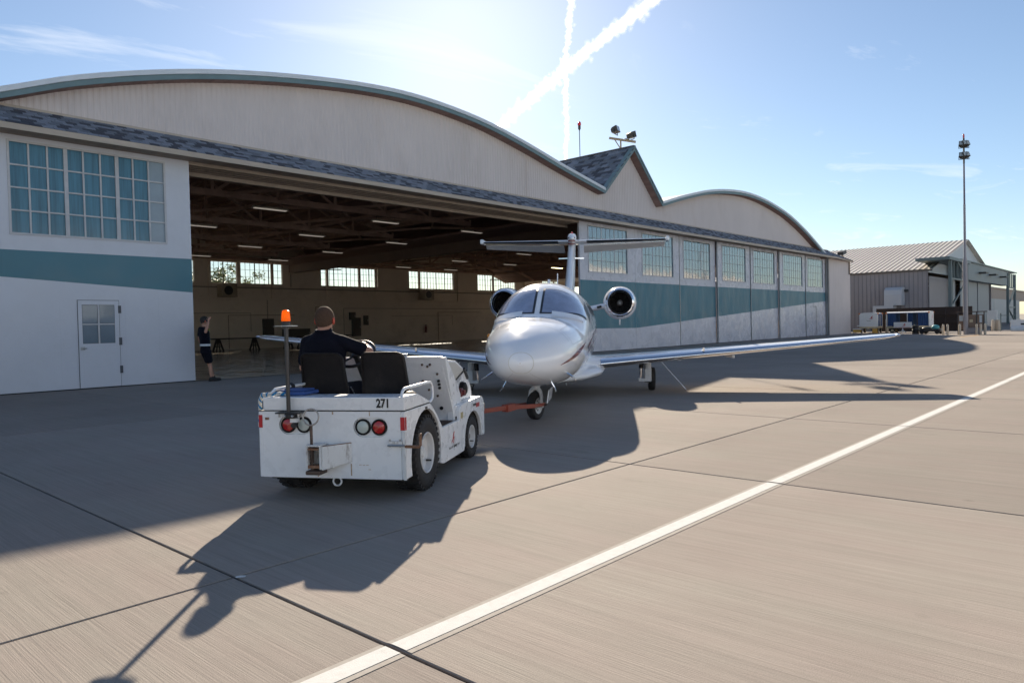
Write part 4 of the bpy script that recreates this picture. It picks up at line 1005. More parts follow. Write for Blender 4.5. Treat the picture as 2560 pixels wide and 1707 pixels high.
# seats
def seat(vc, w0, w1, name='seat'):
    s = empty(name, (.08,vc,.70)); s.parent = TUG
    pts = []
    for a0, cxs, czs in ((0,w1/2-.06,.43),(90,-(w1/2-.06),.43)): pts += [(cxs+.06*math.cos(R(a0+90*i/6)), czs+.06*math.sin(R(a0+90*i/6))) for i in range(7)]
    pts += [(-w0/2,.10),(-w0/2+.05,.04),(w0/2-.05,.04),(w0/2,.10)]
    lean = lambda a, b, d: (.06-.17*(b-.04)+d+.10*(a/.25)**2, a, b)
    n = len(pts)
    def shell(sc, d0, d1):
        m_ = MB(); P_ = [(p[0]*sc, (p[1]-.25)*sc+.25) for p in pts]
        return m_.prism(P_, d0, d1, lean)
    shell(1.0, 0, .05).build('backrest', M_vinyl, s, bevel=.018, seg=3, smooth=True)
    MB().tube([lean(p[0]*.985, (p[1]-.25)*.985+.25, -.002) for p in pts], .009, 8, closed=True).build('piping', M_vinyl, s, smooth=True)
    MB().box(.08,.50,-w0/2+.02,w0/2-.02,-.03,.06).build('cushion', M_vinyl, s, bevel=.03, seg=3, smooth=True)
    MB().box(.12,.42,-.14,.14,-.24,-.031).build('seat_box', M_well, s)
seat(1.005,.44,.40); seat(.42,.44,.40)
MB().lathe([(.03,0),(.045,.02),(.045,.07),(.02,.09)], 14, Matrix.Translation((-.05,1.22,.85))).build('spare_knob', M_ink, TUG, smooth=True)
MB().ball((.02,.13,.80), (.12,.06,.06), 14, 8).build('black_bag', M_vinyl, TUG, smooth=True)
# steering wheel and column
sw = empty('steering', (.70,.93,1.16)); sw.parent = TUG; sw.rotation_euler = (0, R(-38), 0)
MB().tube([(.0+.19*math.cos(a), .19*math.sin(a), 0) for a in [2*math.pi*k/32 for k in range(32)]], .016, 10, closed=True).build('steering_wheel', M_ink, sw, smooth=True)
mb = MB()
for k in range(3): a = 2*math.pi*k/3+.4; mb.bar((0,0,-.02),(.18*math.cos(a),.18*math.sin(a),0),.022,.01)
mb.lathe([(.04,-.03),(.04,0),(.02,.012)], 16); mb.build('steering_spokes', M_ink, sw)
MB().tube([(0,0,-.02),(0,0,-.5)], .03, 12).build('steering_column', M_ink, sw, smooth=True)
# beacon pole
bp = empty('beacon_pole', (-.50,.985,.735)); bp.parent = TUG
MB().tube([(0,0,0),(0,0,.69)], .0165, 14).build('pole', mat('pole grey', (.05,.048,.05), .35, metal=.4), bp, smooth=True)
MB().box(-.035,.045,-.115,.105,-.012,.0).build('base_plate', M_black, bp, bevel=.004)
MB().box(-.03,.035,-.070,.025,-.050,-.0125).build('bracket', M_black, bp, bevel=.006)
MB().box(.0,.05,-.070,-.01,-.085,-.0505).build('bracket_plate', M_tug, bp)
MB().lathe([(.022,0),(.022,.04),(.016,.05)], 14, Matrix.Translation((-.015,-.045,-.108)) @ Matrix.Rotation(R(90),4,'Y')).build('work_lamp', M_black, bp, smooth=True)
mb = MB()
for y in (-.085,.085): mb.lathe([(.008,-.03),(.008,0)], 8, Matrix.Translation((.0,y,-.012)))
for y in (-.05,.015): mb.ball((-.035,y,-.03), .011, 8, 6)
mb.build('bolt', M_steel, bp)
MB().lathe([(.034,0),(.034,.045),(.040,.05)], 20, Matrix.Translation((0,0,.69))).build('beacon_can', M_black, bp, smooth=True)
mb = MB(); mb.prism([(.10*math.cos(R(a))*1.0, .10*math.sin(R(a))*.55) for a in range(0,360,15)], .700, .706, lambda a, b, d: (b, a, d)); mb.build('beacon_plate', M_steel, bp)
MB().lathe([(.036,.742),(.037,.752),(.033,.80),(.029,.825),(.016,.834),(.001,.836)], 24).build('amber_dome', glow_mat('amber dome', (1.0,.36,.015)), bp, smooth=True)
# hitch: block, gusset, pin with ring and spring
ht = empty('hitch', (-.453,.72,.40)); ht.parent = TUG; ht.scale = (.72,1,.94)
def hb(*a, **k): return MB().box(*a, **k)
hb(-.03,-.001,-.10,.09,-.13,.07).build('back_plate', M_tug2, ht)
hb(-.20,-.031,-.06,-.045,-.12,.075).build('cheek', M_tug2, ht); hb(-.20,-.031,.055,.07,-.12,.075).build('cheek', M_tug2, ht)
hb(-.215,-.031,-.061,.071,.0755,.088).build('top_plate', M_tug2, ht, bevel=.002); hb(-.225,-.05,-.06,.07,-.165,-.13).build('bottom_plate', M_rustd, ht, bevel=.01)
hb(-.205,-.10,-.044,.054,.045,.06).build('upper_jaw', M_rust, ht); hb(-.205,-.10,-.044,.054,-.11,-.085).build('lower_jaw', M_rust, ht)
MB().tube([(-.155,.035,-.165),(-.155,.035,.255)], .0125, 12).build('pin', M_rustd, ht, smooth=True)
MB().tube([(-.155+.017*math.cos(t*.9), .035+.017*math.sin(t*.9), -.075+.0017*t) for t in range(0,64)], .004, 6).build('spring', M_rustd, ht, smooth=True)
MB().tube([(-.155+.012*math.sin(a), .035+.068*math.cos(a), .322+.068*math.sin(a)) for a in [2*math.pi*k/32 for k in range(32)]], .0075, 8, closed=True).build('pull_ring', mat('worn plated ring', (.40,.37,.34), .4, metal=.7, var=.4, vscale=60), ht, smooth=True)
g = MB(); g.add([(-.19,-.062,.072),(-.001,-.25,.085),(-.001,-.25,-.075),(-.19,-.062,-.125),(-.19,-.074,.072),(-.001,-.262,.085),(-.001,-.262,-.075),(-.19,-.074,-.125)], [(0,1,2,3),(7,6,5,4),(0,4,5,1),(1,5,6,2),(2,6,7,3),(3,7,4,0)]); g.build('gusset', M_tug2, ht)
MB().tube([(-.17,-.068,.073),(-.001,-.256,.086)], .006, 6).build('gusset_edge', M_rust, ht)
MB().tube([(-.44+.0*k, .60+.036*math.cos(a), .165+.036*math.sin(a)) for k, a in [(k, 2*math.pi*k/24) for k in range(24)]], .008, 8, closed=True).build('tie_down_ring', M_tug2, TUG, smooth=True)
# reflectors, latch, rusty corner, side hook
MB().box(-.4565,-.4535,.002,.038,.585,.690).build('reflector', M_reflred, TUG); MB().box(-.45,-.425,-.003,-.0005,.585,.690).build('reflector', M_reflred, TUG)
MB().box(-.4565,-.4535,1.252,1.284,.60,.705).build('reflector', M_reflred, TUG)
MB().box(-.475,-.4535,.02,.135,.475,.50).build('latch', M_tug2, TUG, bevel=.004); MB().tube([(-.478,.0,.468),(-.478,.14,.468)], .010, 8).build('latch_bar', M_steel, TUG, smooth=True)
mb = MB()
for v in (.035,.12):
    for z in (.463,.51): mb.lathe([(.009,0),(.009,.007)], 8, Matrix.Translation((-.476,v,z)) @ LX)
mb.build('latch_bolt', M_steel, TUG)
MB().box(-.468,-.4535,-.006,.016,.19,.575).build('corner_angle', M_tug2, TUG); 
mb = MB(); mb.tube([(-.46,.0,.458),(-.46,-.115,.458),(-.46,-.128,.47),(-.46,-.128,.565)], .0125, 8); mb.build('chock_hook', M_rust, TUG, smooth=True)
MB().box(-.458,-.4535,1.19,1.225,.665,.685).build('paint_chip_plate', M_rust, TUG)
# rust runs and scuffs on the rear panel and skirt
M_run = mat('rust run', (.46,.33,.22), .6, var=.3, vscale=30)
for y_, z0, z1, w_ in ((.468,.215,.312,.005),(.76,.20,.25,.006),(.30,.70,.733,.004),(.62,.71,.733,.006)): MB().box(-.4545,-.4532,y_-w_,y_+w_,z0,z1).build('rust_run', M_run, TUG)
for y_, z_ in ((.36,.30),(.31,.265),(.33,.30),(.39,.302)): MB().box(-.4545,-.4532,y_-.012,y_+.010,z_,z_+.004).build('scuff', M_run, TUG)
for v in (.06,.25,.45,.65,.85,1.05,1.23): MB().lathe([(.006,0),(.006,.004)], 8, Matrix.Translation((-.453,v,.205)) @ LX).build('rivet', M_tug, TUG)
# wheels
def twheel(u, vout, r, w, side):
    """side=+1: outer face towards -v (right)"""
    e = empty('wheel', (u, vout+side*w/2, r)); e.parent = TUG; ax = Vector((0,1,0))
    q = Vector((0,0,1)).rotation_difference(ax).to_matrix().to_4x4()
    MB().lathe([(r*.56,-w*.42),(r*.72,-w*.50),(r*.90,-w*.49),(r*.97,-w*.42),(r,-w*.28),(r,w*.28),(r*.97,w*.42),(r*.90,w*.49),(r*.72,w*.50),(r*.56,w*.42)], 44, q, cap=False).build('tyre', M_tyre, e, smooth=True, auto=50)
    tr = MB(); n = 34
    for k in range(n):
        a = 2*math.pi*k/n
        for s in (1,-1):
            Mx = q @ Matrix.Rotation(a+(.09 if s > 0 else 0),4,'Z') @ Matrix.Translation((r*.985,0,s*w*.30)); tr.box(-.012,.014,-r*.045,r*.045,-w*.17,w*.17,Mx)
    tr.build('tread_blocks', M_tyre, e)
    sg = -side
    MB().lathe([(r*.56,sg*w*.44),(r*.545,sg*w*.47),(r*.52,sg*w*.44),(r*.50,sg*w*.20),(r*.44,sg*w*.14),(r*.40,sg*w*.10),(r*.30,sg*w*.06),(.001,sg*w*.06)], 40, q, cap=False).build('rim', M_rim, e, smooth=True, auto=35)
    MB().lathe([(r*.56,-sg*w*.44),(r*.50,-sg*w*.2),(.001,-sg*w*.2)], 30, q, cap=False).build('rim_inner', M_well, e)
    hbm = MB().lathe([(r*.17,sg*w*.06),(r*.17,sg*w*.22),(r*.12,sg*w*.30),(.001,sg*w*.30)], 16, q, cap=False).build('hub', M_rustd if r < .28 else M_tug2, e, smooth=True)
    nb = MB()
    for k in range(5):
        a = 2*math.pi*k/5; nb.lathe([(r*.035,sg*w*.06),(r*.035,sg*w*.14)], 6, q @ Matrix.Translation((r*.26*math.cos(a), r*.26*math.sin(a), 0)))
    nb.build('wheel_nuts', M_rustd, e)
    MB().lathe([(r*.03,sg*w*.2),(r*.02,sg*w*.42)], 8, q @ Matrix.Translation((r*.36,r*.28,0))).build('valve', M_ink, e)
twheel(.075,-.012,.318,.215,1); twheel(.075,1.30,.318,.215,-1); twheel(1.60,.012,.222,.175,1); twheel(1.60,1.275,.222,.175,-1)
# front hook, lamp housing, stickers
MB().box(2.068,2.085,.03,.10,.42,.54).build('hook_plate', M_tug2, TUG); MB().tube([(2.085,.06,.53),(2.10,.055,.45),(2.15,.05,.425),(2.22,.045,.44),(2.235,.045,.50)], [.018,.016,.016,.014,.012], 10).build('front_hook', M_rust, TUG, smooth=True)
MB().box(1.60,1.72,-.0025,-.0005,.545,.57).build('decal', M_ink, TUG); MB().box(1.72,1.86,-.0025,-.0005,.52,.565).build('flag_decal', M_logo, TUG)
MB().box(1.12,1.20,-.004,-.0005,.475,.535).build('side_marker', mat('yellowed lens', (.40,.34,.18), .35), TUG)
MB().box(.04,.10,-.0025,-.0005,.698,.715).build('decal', M_ink, TUG)
MB().box(2.0,2.064,-.0030,-.0005,.44,.53).build('front_marker', M_rim, TUG)
# rope over the left rear corner and blue tarp
rp_pts = [(-.30,1.12,.868),(-.40,1.20,.872),(-.42,1.262,.868),(-.42,1.290,.82),(-.40,1.300,.72),(-.41,1.302,.62),(-.39,1.300,.545)]
def coil(pts, r, off, turns):
    out = []; n = 60
    for i in range(n+1):
        t = i/n*(len(pts)-1); k = min(int(t), len(pts)-2); fpos = Vector(pts[k]).lerp(Vector(pts[k+1]), t-k); a = turns*2*math.pi*i/n+off
        out.append(fpos + Vector((r*math.cos(a), r*math.sin(a)*.6, r*math.sin(a)*.8)))
    return out
rp = empty('tow_rope', TUG.matrix_world @ Vector((-.41,1.29,.60))); bpy.context.view_layer.update()
rp.location = Vector((4.0657,4.7247,0)) + Matrix.Rotation(R(30),3,'Z') @ Vector((-.41,1.30,.56)); rp.rotation_euler = (0,0,R(30)); tag(rp, 'blue and white braided rope hanging over the left rear corner of the tractor', 'rope')
o_ = Vector((-.41,1.30,.56))
for j, m in enumerate((M_rope_w, M_rope_b, M_rope_w)): MB().tube([p-o_ for p in coil(rp_pts,.012,j*2.1,9)], .009, 6).build('strand', m, rp, smooth=True)
tp = empty('blue_tarp', Vector((4.0657,4.7247,0)) + Matrix.Rotation(R(30),3,'Z') @ Vector((-.15,1.05,.852)), R(30)); tag(tp, 'folded blue tarp lying behind the left tractor seat', 'tarp')
MB().box(-.16,.10,-.11,.17,.0,.028).build('tarp_fold', M_bluec, tp, bevel=.01); MB().box(-.12,.08,-.08,.14,.0285,.045).build('tarp_fold', M_bluec, tp, bevel=.008)
# lettering -------------------------------------------------------------------
def text(body, size, m, parent, loc, rot, sx=1.0, weight=0.0, name='lettering'):
    cu = bpy.data.curves.new('t', 'FONT'); cu.body = body; cu.size = size; cu.align_x = 'CENTER'; cu.align_y = 'CENTER'; cu.offset = weight; cu.extrude = .0004
    o = bpy.data.objects.new('t', cu); COL.objects.link(o); bpy.context.view_layer.update()
    me = bpy.data.meshes.new_from_object(o.evaluated_get(bpy.context.evaluated_depsgraph_get())); bpy.data.objects.remove(o)
    me.materials.clear(); q = put(name, me, m, parent); q.location = loc; q.rotation_euler = rot; q.scale = (sx, 1, 1); return q
text('271', .096, M_ink, TUG, (-.4535,.182,.798), (R(90),0,R(-90)), .80, .0035)
SR = (R(90),0,0)
text('Phoenix-Mesa', .040, M_greyink, TUG, (.765,-.0018,.243), SR, .62); text('Gateway', .046, M_ink, TUG, (.905,-.0018,.243), SR, .66, .0006); text('Airport', .040, M_greyink, TUG, (1.015,-.0018,.243), SR, .62)
def swoosh(parent, s, loc, rot, m=None):
    """red winged emblem built from curved strokes"""
    e = MB()
    def band(c):   # list of (x, z, halfwidth)
        vs = []; fs = []
        for i, (x, z, w) in enumerate(c):
            a = c[min(i+1,len(c)-1)]; b = c[max(i-1,0)]; d = Vector((a[0]-b[0], a[1]-b[1], 0)).normalized(); n_ = Vector((-d.y, d.x, 0))
            vs += [(x*s+n_.x*w*s, 0, z*s+n_.y*w*s), (x*s-n_.x*w*s, 0, z*s-n_.y*w*s)]
        e.add(vs, [(2*i, 2*i+2, 2*i+3, 2*i+1) for i in range(len(c)-1)])
    band([(.62,1.0,.02),(.40,.92,.10),(.18,.70,.13),(.05,.40,.12),(.05,.15,.08),(.20,.0,.05),(.38,.02,.02)])
    band([(-.60,.08,.005),(-.25,.22,.05),(.10,.36,.07),(.35,.46,.07),(.52,.52,.05),(.48,.30,.05),(.40,.08,.02)])
    q = e.build('emblem', m or M_logo, parent); q.location = loc; q.rotation_euler = rot; return q
swoosh(TUG, .105, (.83,-.0022,.275), (0,0,0))

# tow bar ----------------------------------------------------------------------
M_bar = mat('tow bar orange red', (.30,.060,.035), .5, var=.15, vscale=8, grime=.3, grime_col=(.16,.06,.04), gscale=9)
t0 = Vector((4.0657,4.7247,0)) + Matrix.Rotation(R(30),3,'Z') @ Vector((2.07,.60,.36)); t1 = Vector((6.7171,5.9813,0)) + Matrix.Rotation(.5953,3,'Z') @ Vector((1.87*PS-.03,0,.225))
d_ = t1-t0; tb = empty('tow_bar', t0, math.atan2(d_.y, d_.x)); tag(tb, 'orange red tow bar joining the tractor to the nose wheel', 'tow bar'); Lb = math.hypot(d_.x, d_.y); dz = d_.z
MB().bar((-.12,0,0),(Lb-.70,0,dz*.7),.055,.06).build('main_tube', M_bar, tb, bevel=.008)
for s in (1,-1):
    MB().bar((Lb-.78,s*.02,dz*.7),(Lb-.30,s*.135,dz*.9),.045,.06).build('fork_arm', M_bar, tb, bevel=.006)
    MB().bar((Lb-.32,s*.135,dz*.9),(Lb+.04,s*.135,dz),.03,.05).build('fork_arm', M_bar, tb, bevel=.006)
    MB().tube([(Lb,s*.19,dz),(Lb,s*.09,dz)], .016, 10).build('axle_pin', M_rustd, tb)
MB().box(Lb-.95,Lb-.72,-.05,.05,dz*.7-.045,dz*.7+.055).build('shear_head', M_bar, tb, bevel=.008)
MB().tube([(-.16+.045*math.cos(a), .045*math.sin(a), 0) for a in [2*math.pi*k/20 for k in range(20)]], .012, 8, closed=True).build('tow_eye', M_rustd, tb)
# ------------------------------------------------------------------ people
M_skin = mat('skin', (.48,.25,.17), .5, var=.08, vscale=14, sss=.12)
M_ear = glow_mat('backlit ear', (.80,.20,.13), .55)
M_hair = mat('cropped hair', (.085,.053,.037), .9, spec=.1, var=.25, vscale=70, bump=.002, bscale=240)
M_hair2 = mat('dark hair', (.018,.013,.011), .7, var=.2, vscale=60, bump=.003, bscale=150)
M_navy = mat('navy polo', (.006,.0065,.013), .9, spec=.15, var=.2, vscale=10, bump=.016, bscale=9)
M_trous = mat('dark trousers', (.007,.0075,.013), .9, spec=.15, var=.2, vscale=9, bump=.006, bscale=12)
M_shoe = mat('black shoe', (.010,.009,.009), .6)
M_shade = mat('sunglasses', (.006,.006,.007), .15, coat=.6)
M_belt = mat('reflective belt', (.62,.64,.66), .5)
M_neon = mat('neon ear muffs', (.45,.75,.03), .5)
M_lip = mat('lips', (.40,.16,.13), .5)
def cap(mb, p0, r0, p1, r1, n=14):
    """tapered capsule"""
    p0, p1 = Vector(p0), Vector(p1); d = (p1-p0); L = d.length; d = d/L; pts, rs = [], []
    for k in range(5): a = R(88-88*k/4); pts.append(p0-d*r0*math.sin(a)); rs.append(max(r0*math.cos(a), .0008))
    pts.append(p0.lerp(p1,.5)); rs.append((r0+r1)/2)
    for k in range(5): a = R(88*k/4); pts.append(p1+d*r1*math.sin(a)); rs.append(max(r1*math.cos(a), .0008))
    mb.tube(pts, rs, n); return mb
def ring_loft(mb, secs, n=24):
    """secs: (cx, cy, cz, rx, ry) ellipses stacked upwards"""
    rings = []
    s0, s1 = secs[0], secs[-1]
    for cx, cy, cz, rx, ry in [(s0[0],s0[1],s0[2]-.01,s0[3]*.3,s0[4]*.3)]+list(secs)+[(s1[0],s1[1],s1[2]+.01,s1[3]*.3,s1[4]*.3)]:
        rings.append([Vector((cx+rx*math.cos(2*math.pi*k/n), cy+ry*math.sin(2*math.pi*k/n), cz)) for k in range(n)])
    mb.loft(rings); return mb
def blend(mb, name, m, parent, vox=.009, it=4):
    """weld overlapping closed shapes into one continuous smooth surface"""
    o = mb.build(name, m, parent); md = o.modifiers.new('r', 'REMESH'); md.mode = 'VOXEL'; md.voxel_size = vox; md.use_smooth_shade = True
    sm = o.modifiers.new('s', 'SMOOTH'); sm.factor = .5; sm.iterations = it
    bpy.context.view_layer.update(); dg = bpy.context.evaluated_depsgraph_get(); new = bpy.data.meshes.new_from_object(o.evaluated_get(dg))
    o.modifiers.clear(); new.materials.clear(); new.materials.append(m); o.data = new
    for p in new.polygons: p.use_smooth = True
    return o
def head(mb, c, yaw=0.0, s=1.0):
    """skull, jaw, nose, brow, facing +x turned by yaw; c = centre of the head"""
    T = Matrix.Translation(c) @ Matrix.Rotation(yaw,4,'Z') @ Matrix.Scale(s,4)
    mb.ball((0,0,0), 1, 20, 14, None); b = len(mb.v)
    n_ = 20*15; mb.v[-n_:] = [tuple(T @ Vector((math.copysign(abs(v[0])**.92,v[0])*.098-.006, math.copysign(abs(v[1])**.92,v[1])*.080, math.copysign(abs(v[2])**.9,v[2])*.110+.012))) for v in mb.v[-n_:]]
    def e(cx, cy, cz, rx, ry, rz):
        mb.ball((0,0,0), 1, 14, 10, None); k = 14*11; mb.v[-k:] = [tuple(T @ Vector((v[0]*rx+cx, v[1]*ry+cy, v[2]*rz+cz))) for v in mb.v[-k:]]
    e(.030,0,-.058,.062,.058,.068); e(.062,0,-.098,.028,.030,.022); e(.088,0,-.012,.016,.014,.028); e(.098,0,-.028,.013,.013,.010); e(.078,0,.018,.022,.050,.013)
    e(.080,0,-.064,.015,.026,.012)
    for s_ in (1,-1): e(.070,s_*.040,-.025,.026,.022,.022)
    return T
def face_bits(T, parent, hairm, buzz=True):
    def piece(name, m, fs):
        mb = MB()
        for (cx,cy,cz,rx,ry,rz) in fs:
            mb.ball((0,0,0), 1, 18, 12, None); k = 18*13; mb.v[-k:] = [tuple(T @ Vector((v[0]*rx+cx, v[1]*ry+cy, v[2]*rz+cz))) for v in mb.v[-k:]]
        return mb.build(name, m, parent, smooth=True, auto=80)
    for s in (1,-1):
        piece('ear', M_ear, [(-.006,s*.087,-.010,.020,.011,.031),(.0,s*.083,-.030,.011,.010,.016)])
    h = .004 if buzz else .014
    # hair: skull shell above the hairline
    mb = MB(); rings = []; n = 32
    for i in range(13):
        t = math.pi*(.5*i/12)           # from crown downwards
        ring = []
        for k in range(n):
            a = 2*math.pi*k/n; back = (1-math.cos(a))/2         # 0 in front, 1 behind
            low = .50+.24*back                                   # hairline: high in front, low on the nape
            tt = math.pi*low*i/12
            pw = lambda q_, e_: math.copysign(abs(q_)**e_, q_)
            x = (.098+h)*pw(math.sin(tt)*math.cos(a),.92)-.006; y = (.080+h)*pw(math.sin(tt)*math.sin(a),.92); z = (.110+h)*pw(math.cos(tt),.9)+.012
            if i == 0: x, y = -.006+.001*math.cos(a), .001*math.sin(a)
            ring.append(T @ Vector((x, y, z)))
        rings.append(ring)
    mb.loft(rings[::-1], cap=False); mb.build('hair', hairm, parent, smooth=True, auto=80)
    piece('sunglasses', M_shade, [(.096,.034,-.002,.010,.030,.020),(.096,-.034,-.002,.010,.030,.020),(.104,0,.004,.004,.014,.004)])
    mb = MB()
    for s in (1,-1): mb.bar(T @ Vector((.094,s*.064,.004)), T @ Vector((.0,s*.088,.004)), .005,.008); mb.bar(T @ Vector((.0,s*.088,.004)), T @ Vector((-.03,s*.086,-.006)), .005,.007)
    mb.build('glasses_temple', M_shade, parent)
    piece('lips', M_lip, [(.094,0,-.066,.006,.020,.006)])
def hand(mb, wrist, d, palm_n, curl=1.0, s=1.0, thumb_up=False, side=1):
    """palm along d, palm facing palm_n; five fingers curled about the palm side"""
    d = Vector(d).normalized(); pn = Vector(palm_n).normalized(); pn = (pn-d*pn.dot(d)).normalized(); sd = d.cross(pn)*side; w = Vector(wrist)
    cap(mb, w, .026*s, w+d*.045*s, .030*s); cap(mb, w+d*.03*s+sd*.018*s, .021*s, w+d*.085*s+sd*.022*s, .018*s); cap(mb, w+d*.03*s-sd*.018*s, .021*s, w+d*.08*s-sd*.022*s, .017*s); cap(mb, w+d*.03*s, .022*s, w+d*.09*s, .018*s)
    for i, ln in enumerate((.072,.082,.076,.060)):
        o = (1.5-i)*.0205*s; b = w+d*.088*s+sd*o; a1, a2 = R(38*curl), R(95*curl)
        p1 = b+(d*math.cos(a1)+pn*math.sin(a1))*ln*.45*s; p2 = p1+(d*math.cos(a2)+pn*math.sin(a2))*ln*.36*s; p3 = p2+(d*math.cos(a2+R(50*curl))+pn*math.sin(a2+R(50*curl)))*ln*.28*s
        cap(mb, b, .0098*s, p1, .0092*s, 10); cap(mb, p1, .0092*s, p2, .0086*s, 10); cap(mb, p2, .0086*s, p3, .0078*s, 10)
    b = w+d*.03*s+sd*.030*s
    if thumb_up: p1 = b+sd*.035*s+d*.015*s; p2 = p1+sd*.038*s+d*.004*s
    else: p1 = b+(sd*.6+d*.7+pn*.3)*.036*s; p2 = p1+(d*.6+pn*.7)*.032*s
    cap(mb, b, .014*s, p1, .0115*s, 10); cap(mb, p1, .0115*s, p2, .0095*s, 10)

# driver ------------------------------------------------------------------------
DO = Vector((.30,1.055,.74))
DSH = Vector((.10,.055,0))
drv = empty('person', Vector((4.0657,4.7247,0)) + Matrix.Rotation(R(30),3,'Z') @ DO, R(30)); tag(drv, 'driver in a navy polo shirt with cropped hair, seen from behind at the tractor wheel', 'person')
def D(u, v, z): return (u+DSH.x-DO.x, v+DSH.y-DO.y, z-DO.z)
sk = MB(); T = head(sk, D(.225,1.0,1.492), R(7), 1.0)
cap(sk, D(.185,1.0,1.30), .060, D(.205,1.0,1.43), .056)
shR, elR, haR = D(.20,.835,1.285), D(.30,.605,1.19), D(.445,.72,1.235)
shL, elL, haL = D(.20,1.165,1.285), D(.28,1.255,1.05), D(.465,1.09,1.13)
ring_loft(sk, [(*D(.20,1.0,1.05),.09,.12),(*D(.20,1.0,1.25),.09,.15),(*D(.19,1.0,1.33),.06,.13)])
for sh, el, ha in ((shR,elR,haR),(shL,elL,haL)):
    cap(sk, sh, .052, el, .043); mid = Vector(el).lerp(Vector(ha), .35); cap(sk, el, .043, mid, .044); cap(sk, mid, .044, ha, .028)
hand(sk, haR, Vector(D(.60,.76,1.27))-Vector(haR), (0,.6,-.8), .9, 1.0, False, -1)
hand(sk, haL, Vector(D(.60,1.03,1.17))-Vector(haL), (0,-.5,-.8), .9, 1.0, False, 1)
blend(sk, 'body', M_skin, drv, .0065, 3)
face_bits(T, drv, M_hair)
sh = MB(); ring_loft(sh, [(*D(.22,1.0,.78),.135,.185),(*D(.215,1.0,.95),.14,.185),(*D(.205,1.0,1.10),.142,.198),(*D(.20,1.0,1.22),.138,.212),(*D(.195,1.0,1.30),.115,.185),(*D(.195,1.0,1.35),.085,.125),(*D(.195,1.0,1.385),.070,.090)], 32)
for s0, e0 in ((shR,elR),(shL,elL)):
    s0, e0 = Vector(s0), Vector(e0); cap(sh, s0, .068, s0.lerp(e0,.45), .064, 18); cap(sh, s0.lerp(e0,.45), .064, s0.lerp(e0,.72), .066, 18); cap(sh, Vector(D(.195,1.0,1.345))*.75+s0*.25, .055, s0, .066, 18)
blend(sh, 'polo_shirt', M_navy, drv, .0085, 9)
MB().tube([D(.193+.064*math.cos(a), 1.0+.068*math.sin(a), 1.392+.012*math.cos(a)) for a in [2*math.pi*k/28 for k in range(28)]], .017, 8, closed=True).build('collar', M_navy, drv, smooth=True)
tr = MB(); ring_loft(tr, [(*D(.22,1.0,.755),.14,.19),(*D(.22,1.0,.84),.14,.19)])
for v in (.90,1.10):
    cap(tr, D(.25,v,.815), .085, D(.66,v+(v-1)*.3,.83), .066); cap(tr, D(.66,v+(v-1)*.3,.83), .066, D(.80,v,.55), .05)
blend(tr, 'trousers', M_trous, drv, .010, 3)
for v in (.90,1.10): MB().box(*[c for p in zip(D(.75,v-.045,.475), D(1.02,v+.045,.56)) for c in p]).build('shoe', M_shoe, drv, bevel=.03, seg=3, smooth=True)
mb = MB(); mb.box(*[c for p in zip(D(.16,.80,.84), D(.22,.815,.93)) for c in p]); mb.build('radio', M_shoe, drv, bevel=.006)
MB().tube([D(.30,.795,.86),(D(.34,.78,.80)),(D(.32,.77,.72))], .006, 6).build('key_clip', M_steel, drv)
MB().box(*[c for p in zip(D(.30,.762,.70), D(.335,.775,.76)) for c in p]).build('belt_badge', M_belt, drv)

# marshaller ----------------------------------------------------------------------
msh = empty('person', (9.58, 20.40, 0), R(-4)); tag(msh, 'marshaller in dark shorts and white belt raising a thumb by the door edge', 'person')
sk = MB(); T = head(sk, (-.135,0,1.735), 0, 1.0)
cap(sk, (-.155,0,1.54), .058, (-.14,0,1.66), .052); ring_loft(sk, [(-.13,0,.95,.10,.13),(-.16,0,1.25,.09,.13),(-.17,0,1.50,.08,.15),(-.16,0,1.56,.05,.09)])
shR, elR, haR = (-.17,-.20,1.50), (-.245,-.36,1.42), (-.135,-.34,1.72)
shL, elL, haL = (-.17,.20,1.50), (-.20,.26,1.22), (-.10,.24,.98)
for s0, e0, h0 in ((shR,elR,haR),(shL,elL,haL)):
    cap(sk, s0, .050, e0, .042); mid = Vector(e0).lerp(Vector(h0), .35); cap(sk, e0, .042, mid, .043); cap(sk, mid, .043, h0, .027)
hand(sk, haR, (.12,0,1), (.9,.3,0), 1.25, 1.05, True, 1); hand(sk, haL, (.2,.0,-.9), (1,0,0), .7, 1.0, False, 1)
for y, ax in ((-.10,-.02),(.10,.12)):
    cap(sk, (-.12,y,.80), .072, (-.05+ax*.4,y,.50), .056); cap(sk, (-.05+ax*.4,y,.50), .054, (-.03+ax*.6,y,.34), .054); cap(sk, (-.03+ax*.6,y,.34), .054, (ax,y,.09), .034)
blend(sk, 'body', M_skin, msh, .007, 3)
face_bits(T, msh, M_hair2, False)
sh = MB(); ring_loft(sh, [(-.13,0,1.00,.135,.175),(-.14,0,1.15,.135,.175),(-.155,0,1.32,.140,.195),(-.165,0,1.45,.125,.20),(-.165,0,1.52,.095,.155),(-.16,0,1.565,.065,.08)])
for s0, e0 in ((shR,elR),(shL,elL)):
    s0, e0 = Vector(s0), Vector(e0); cap(sh, s0, .074, s0.lerp(e0,.6), .064)
blend(sh, 'shirt', M_navy, msh, .009, 3)
st_ = MB(); ring_loft(st_, [(-.125,0,.80,.13,.175),(-.13,0,.95,.135,.175),(-.13,0,1.02,.13,.17)])
for y, ax in ((-.10,-.02),(.10,.12)): cap(st_, (-.12,y,.86), .112, (-.07+ax*.35,y,.60), .100)
blend(st_, 'shorts', M_trous, msh, .010, 3)
MB().loft([[Vector((-.13+.143*math.cos(a), .183*math.sin(a), z)) for a in [2*math.pi*k/32 for k in range(32)]] for z in (1.015,1.075)], cap=False).build('white_belt', M_belt, msh, smooth=True)
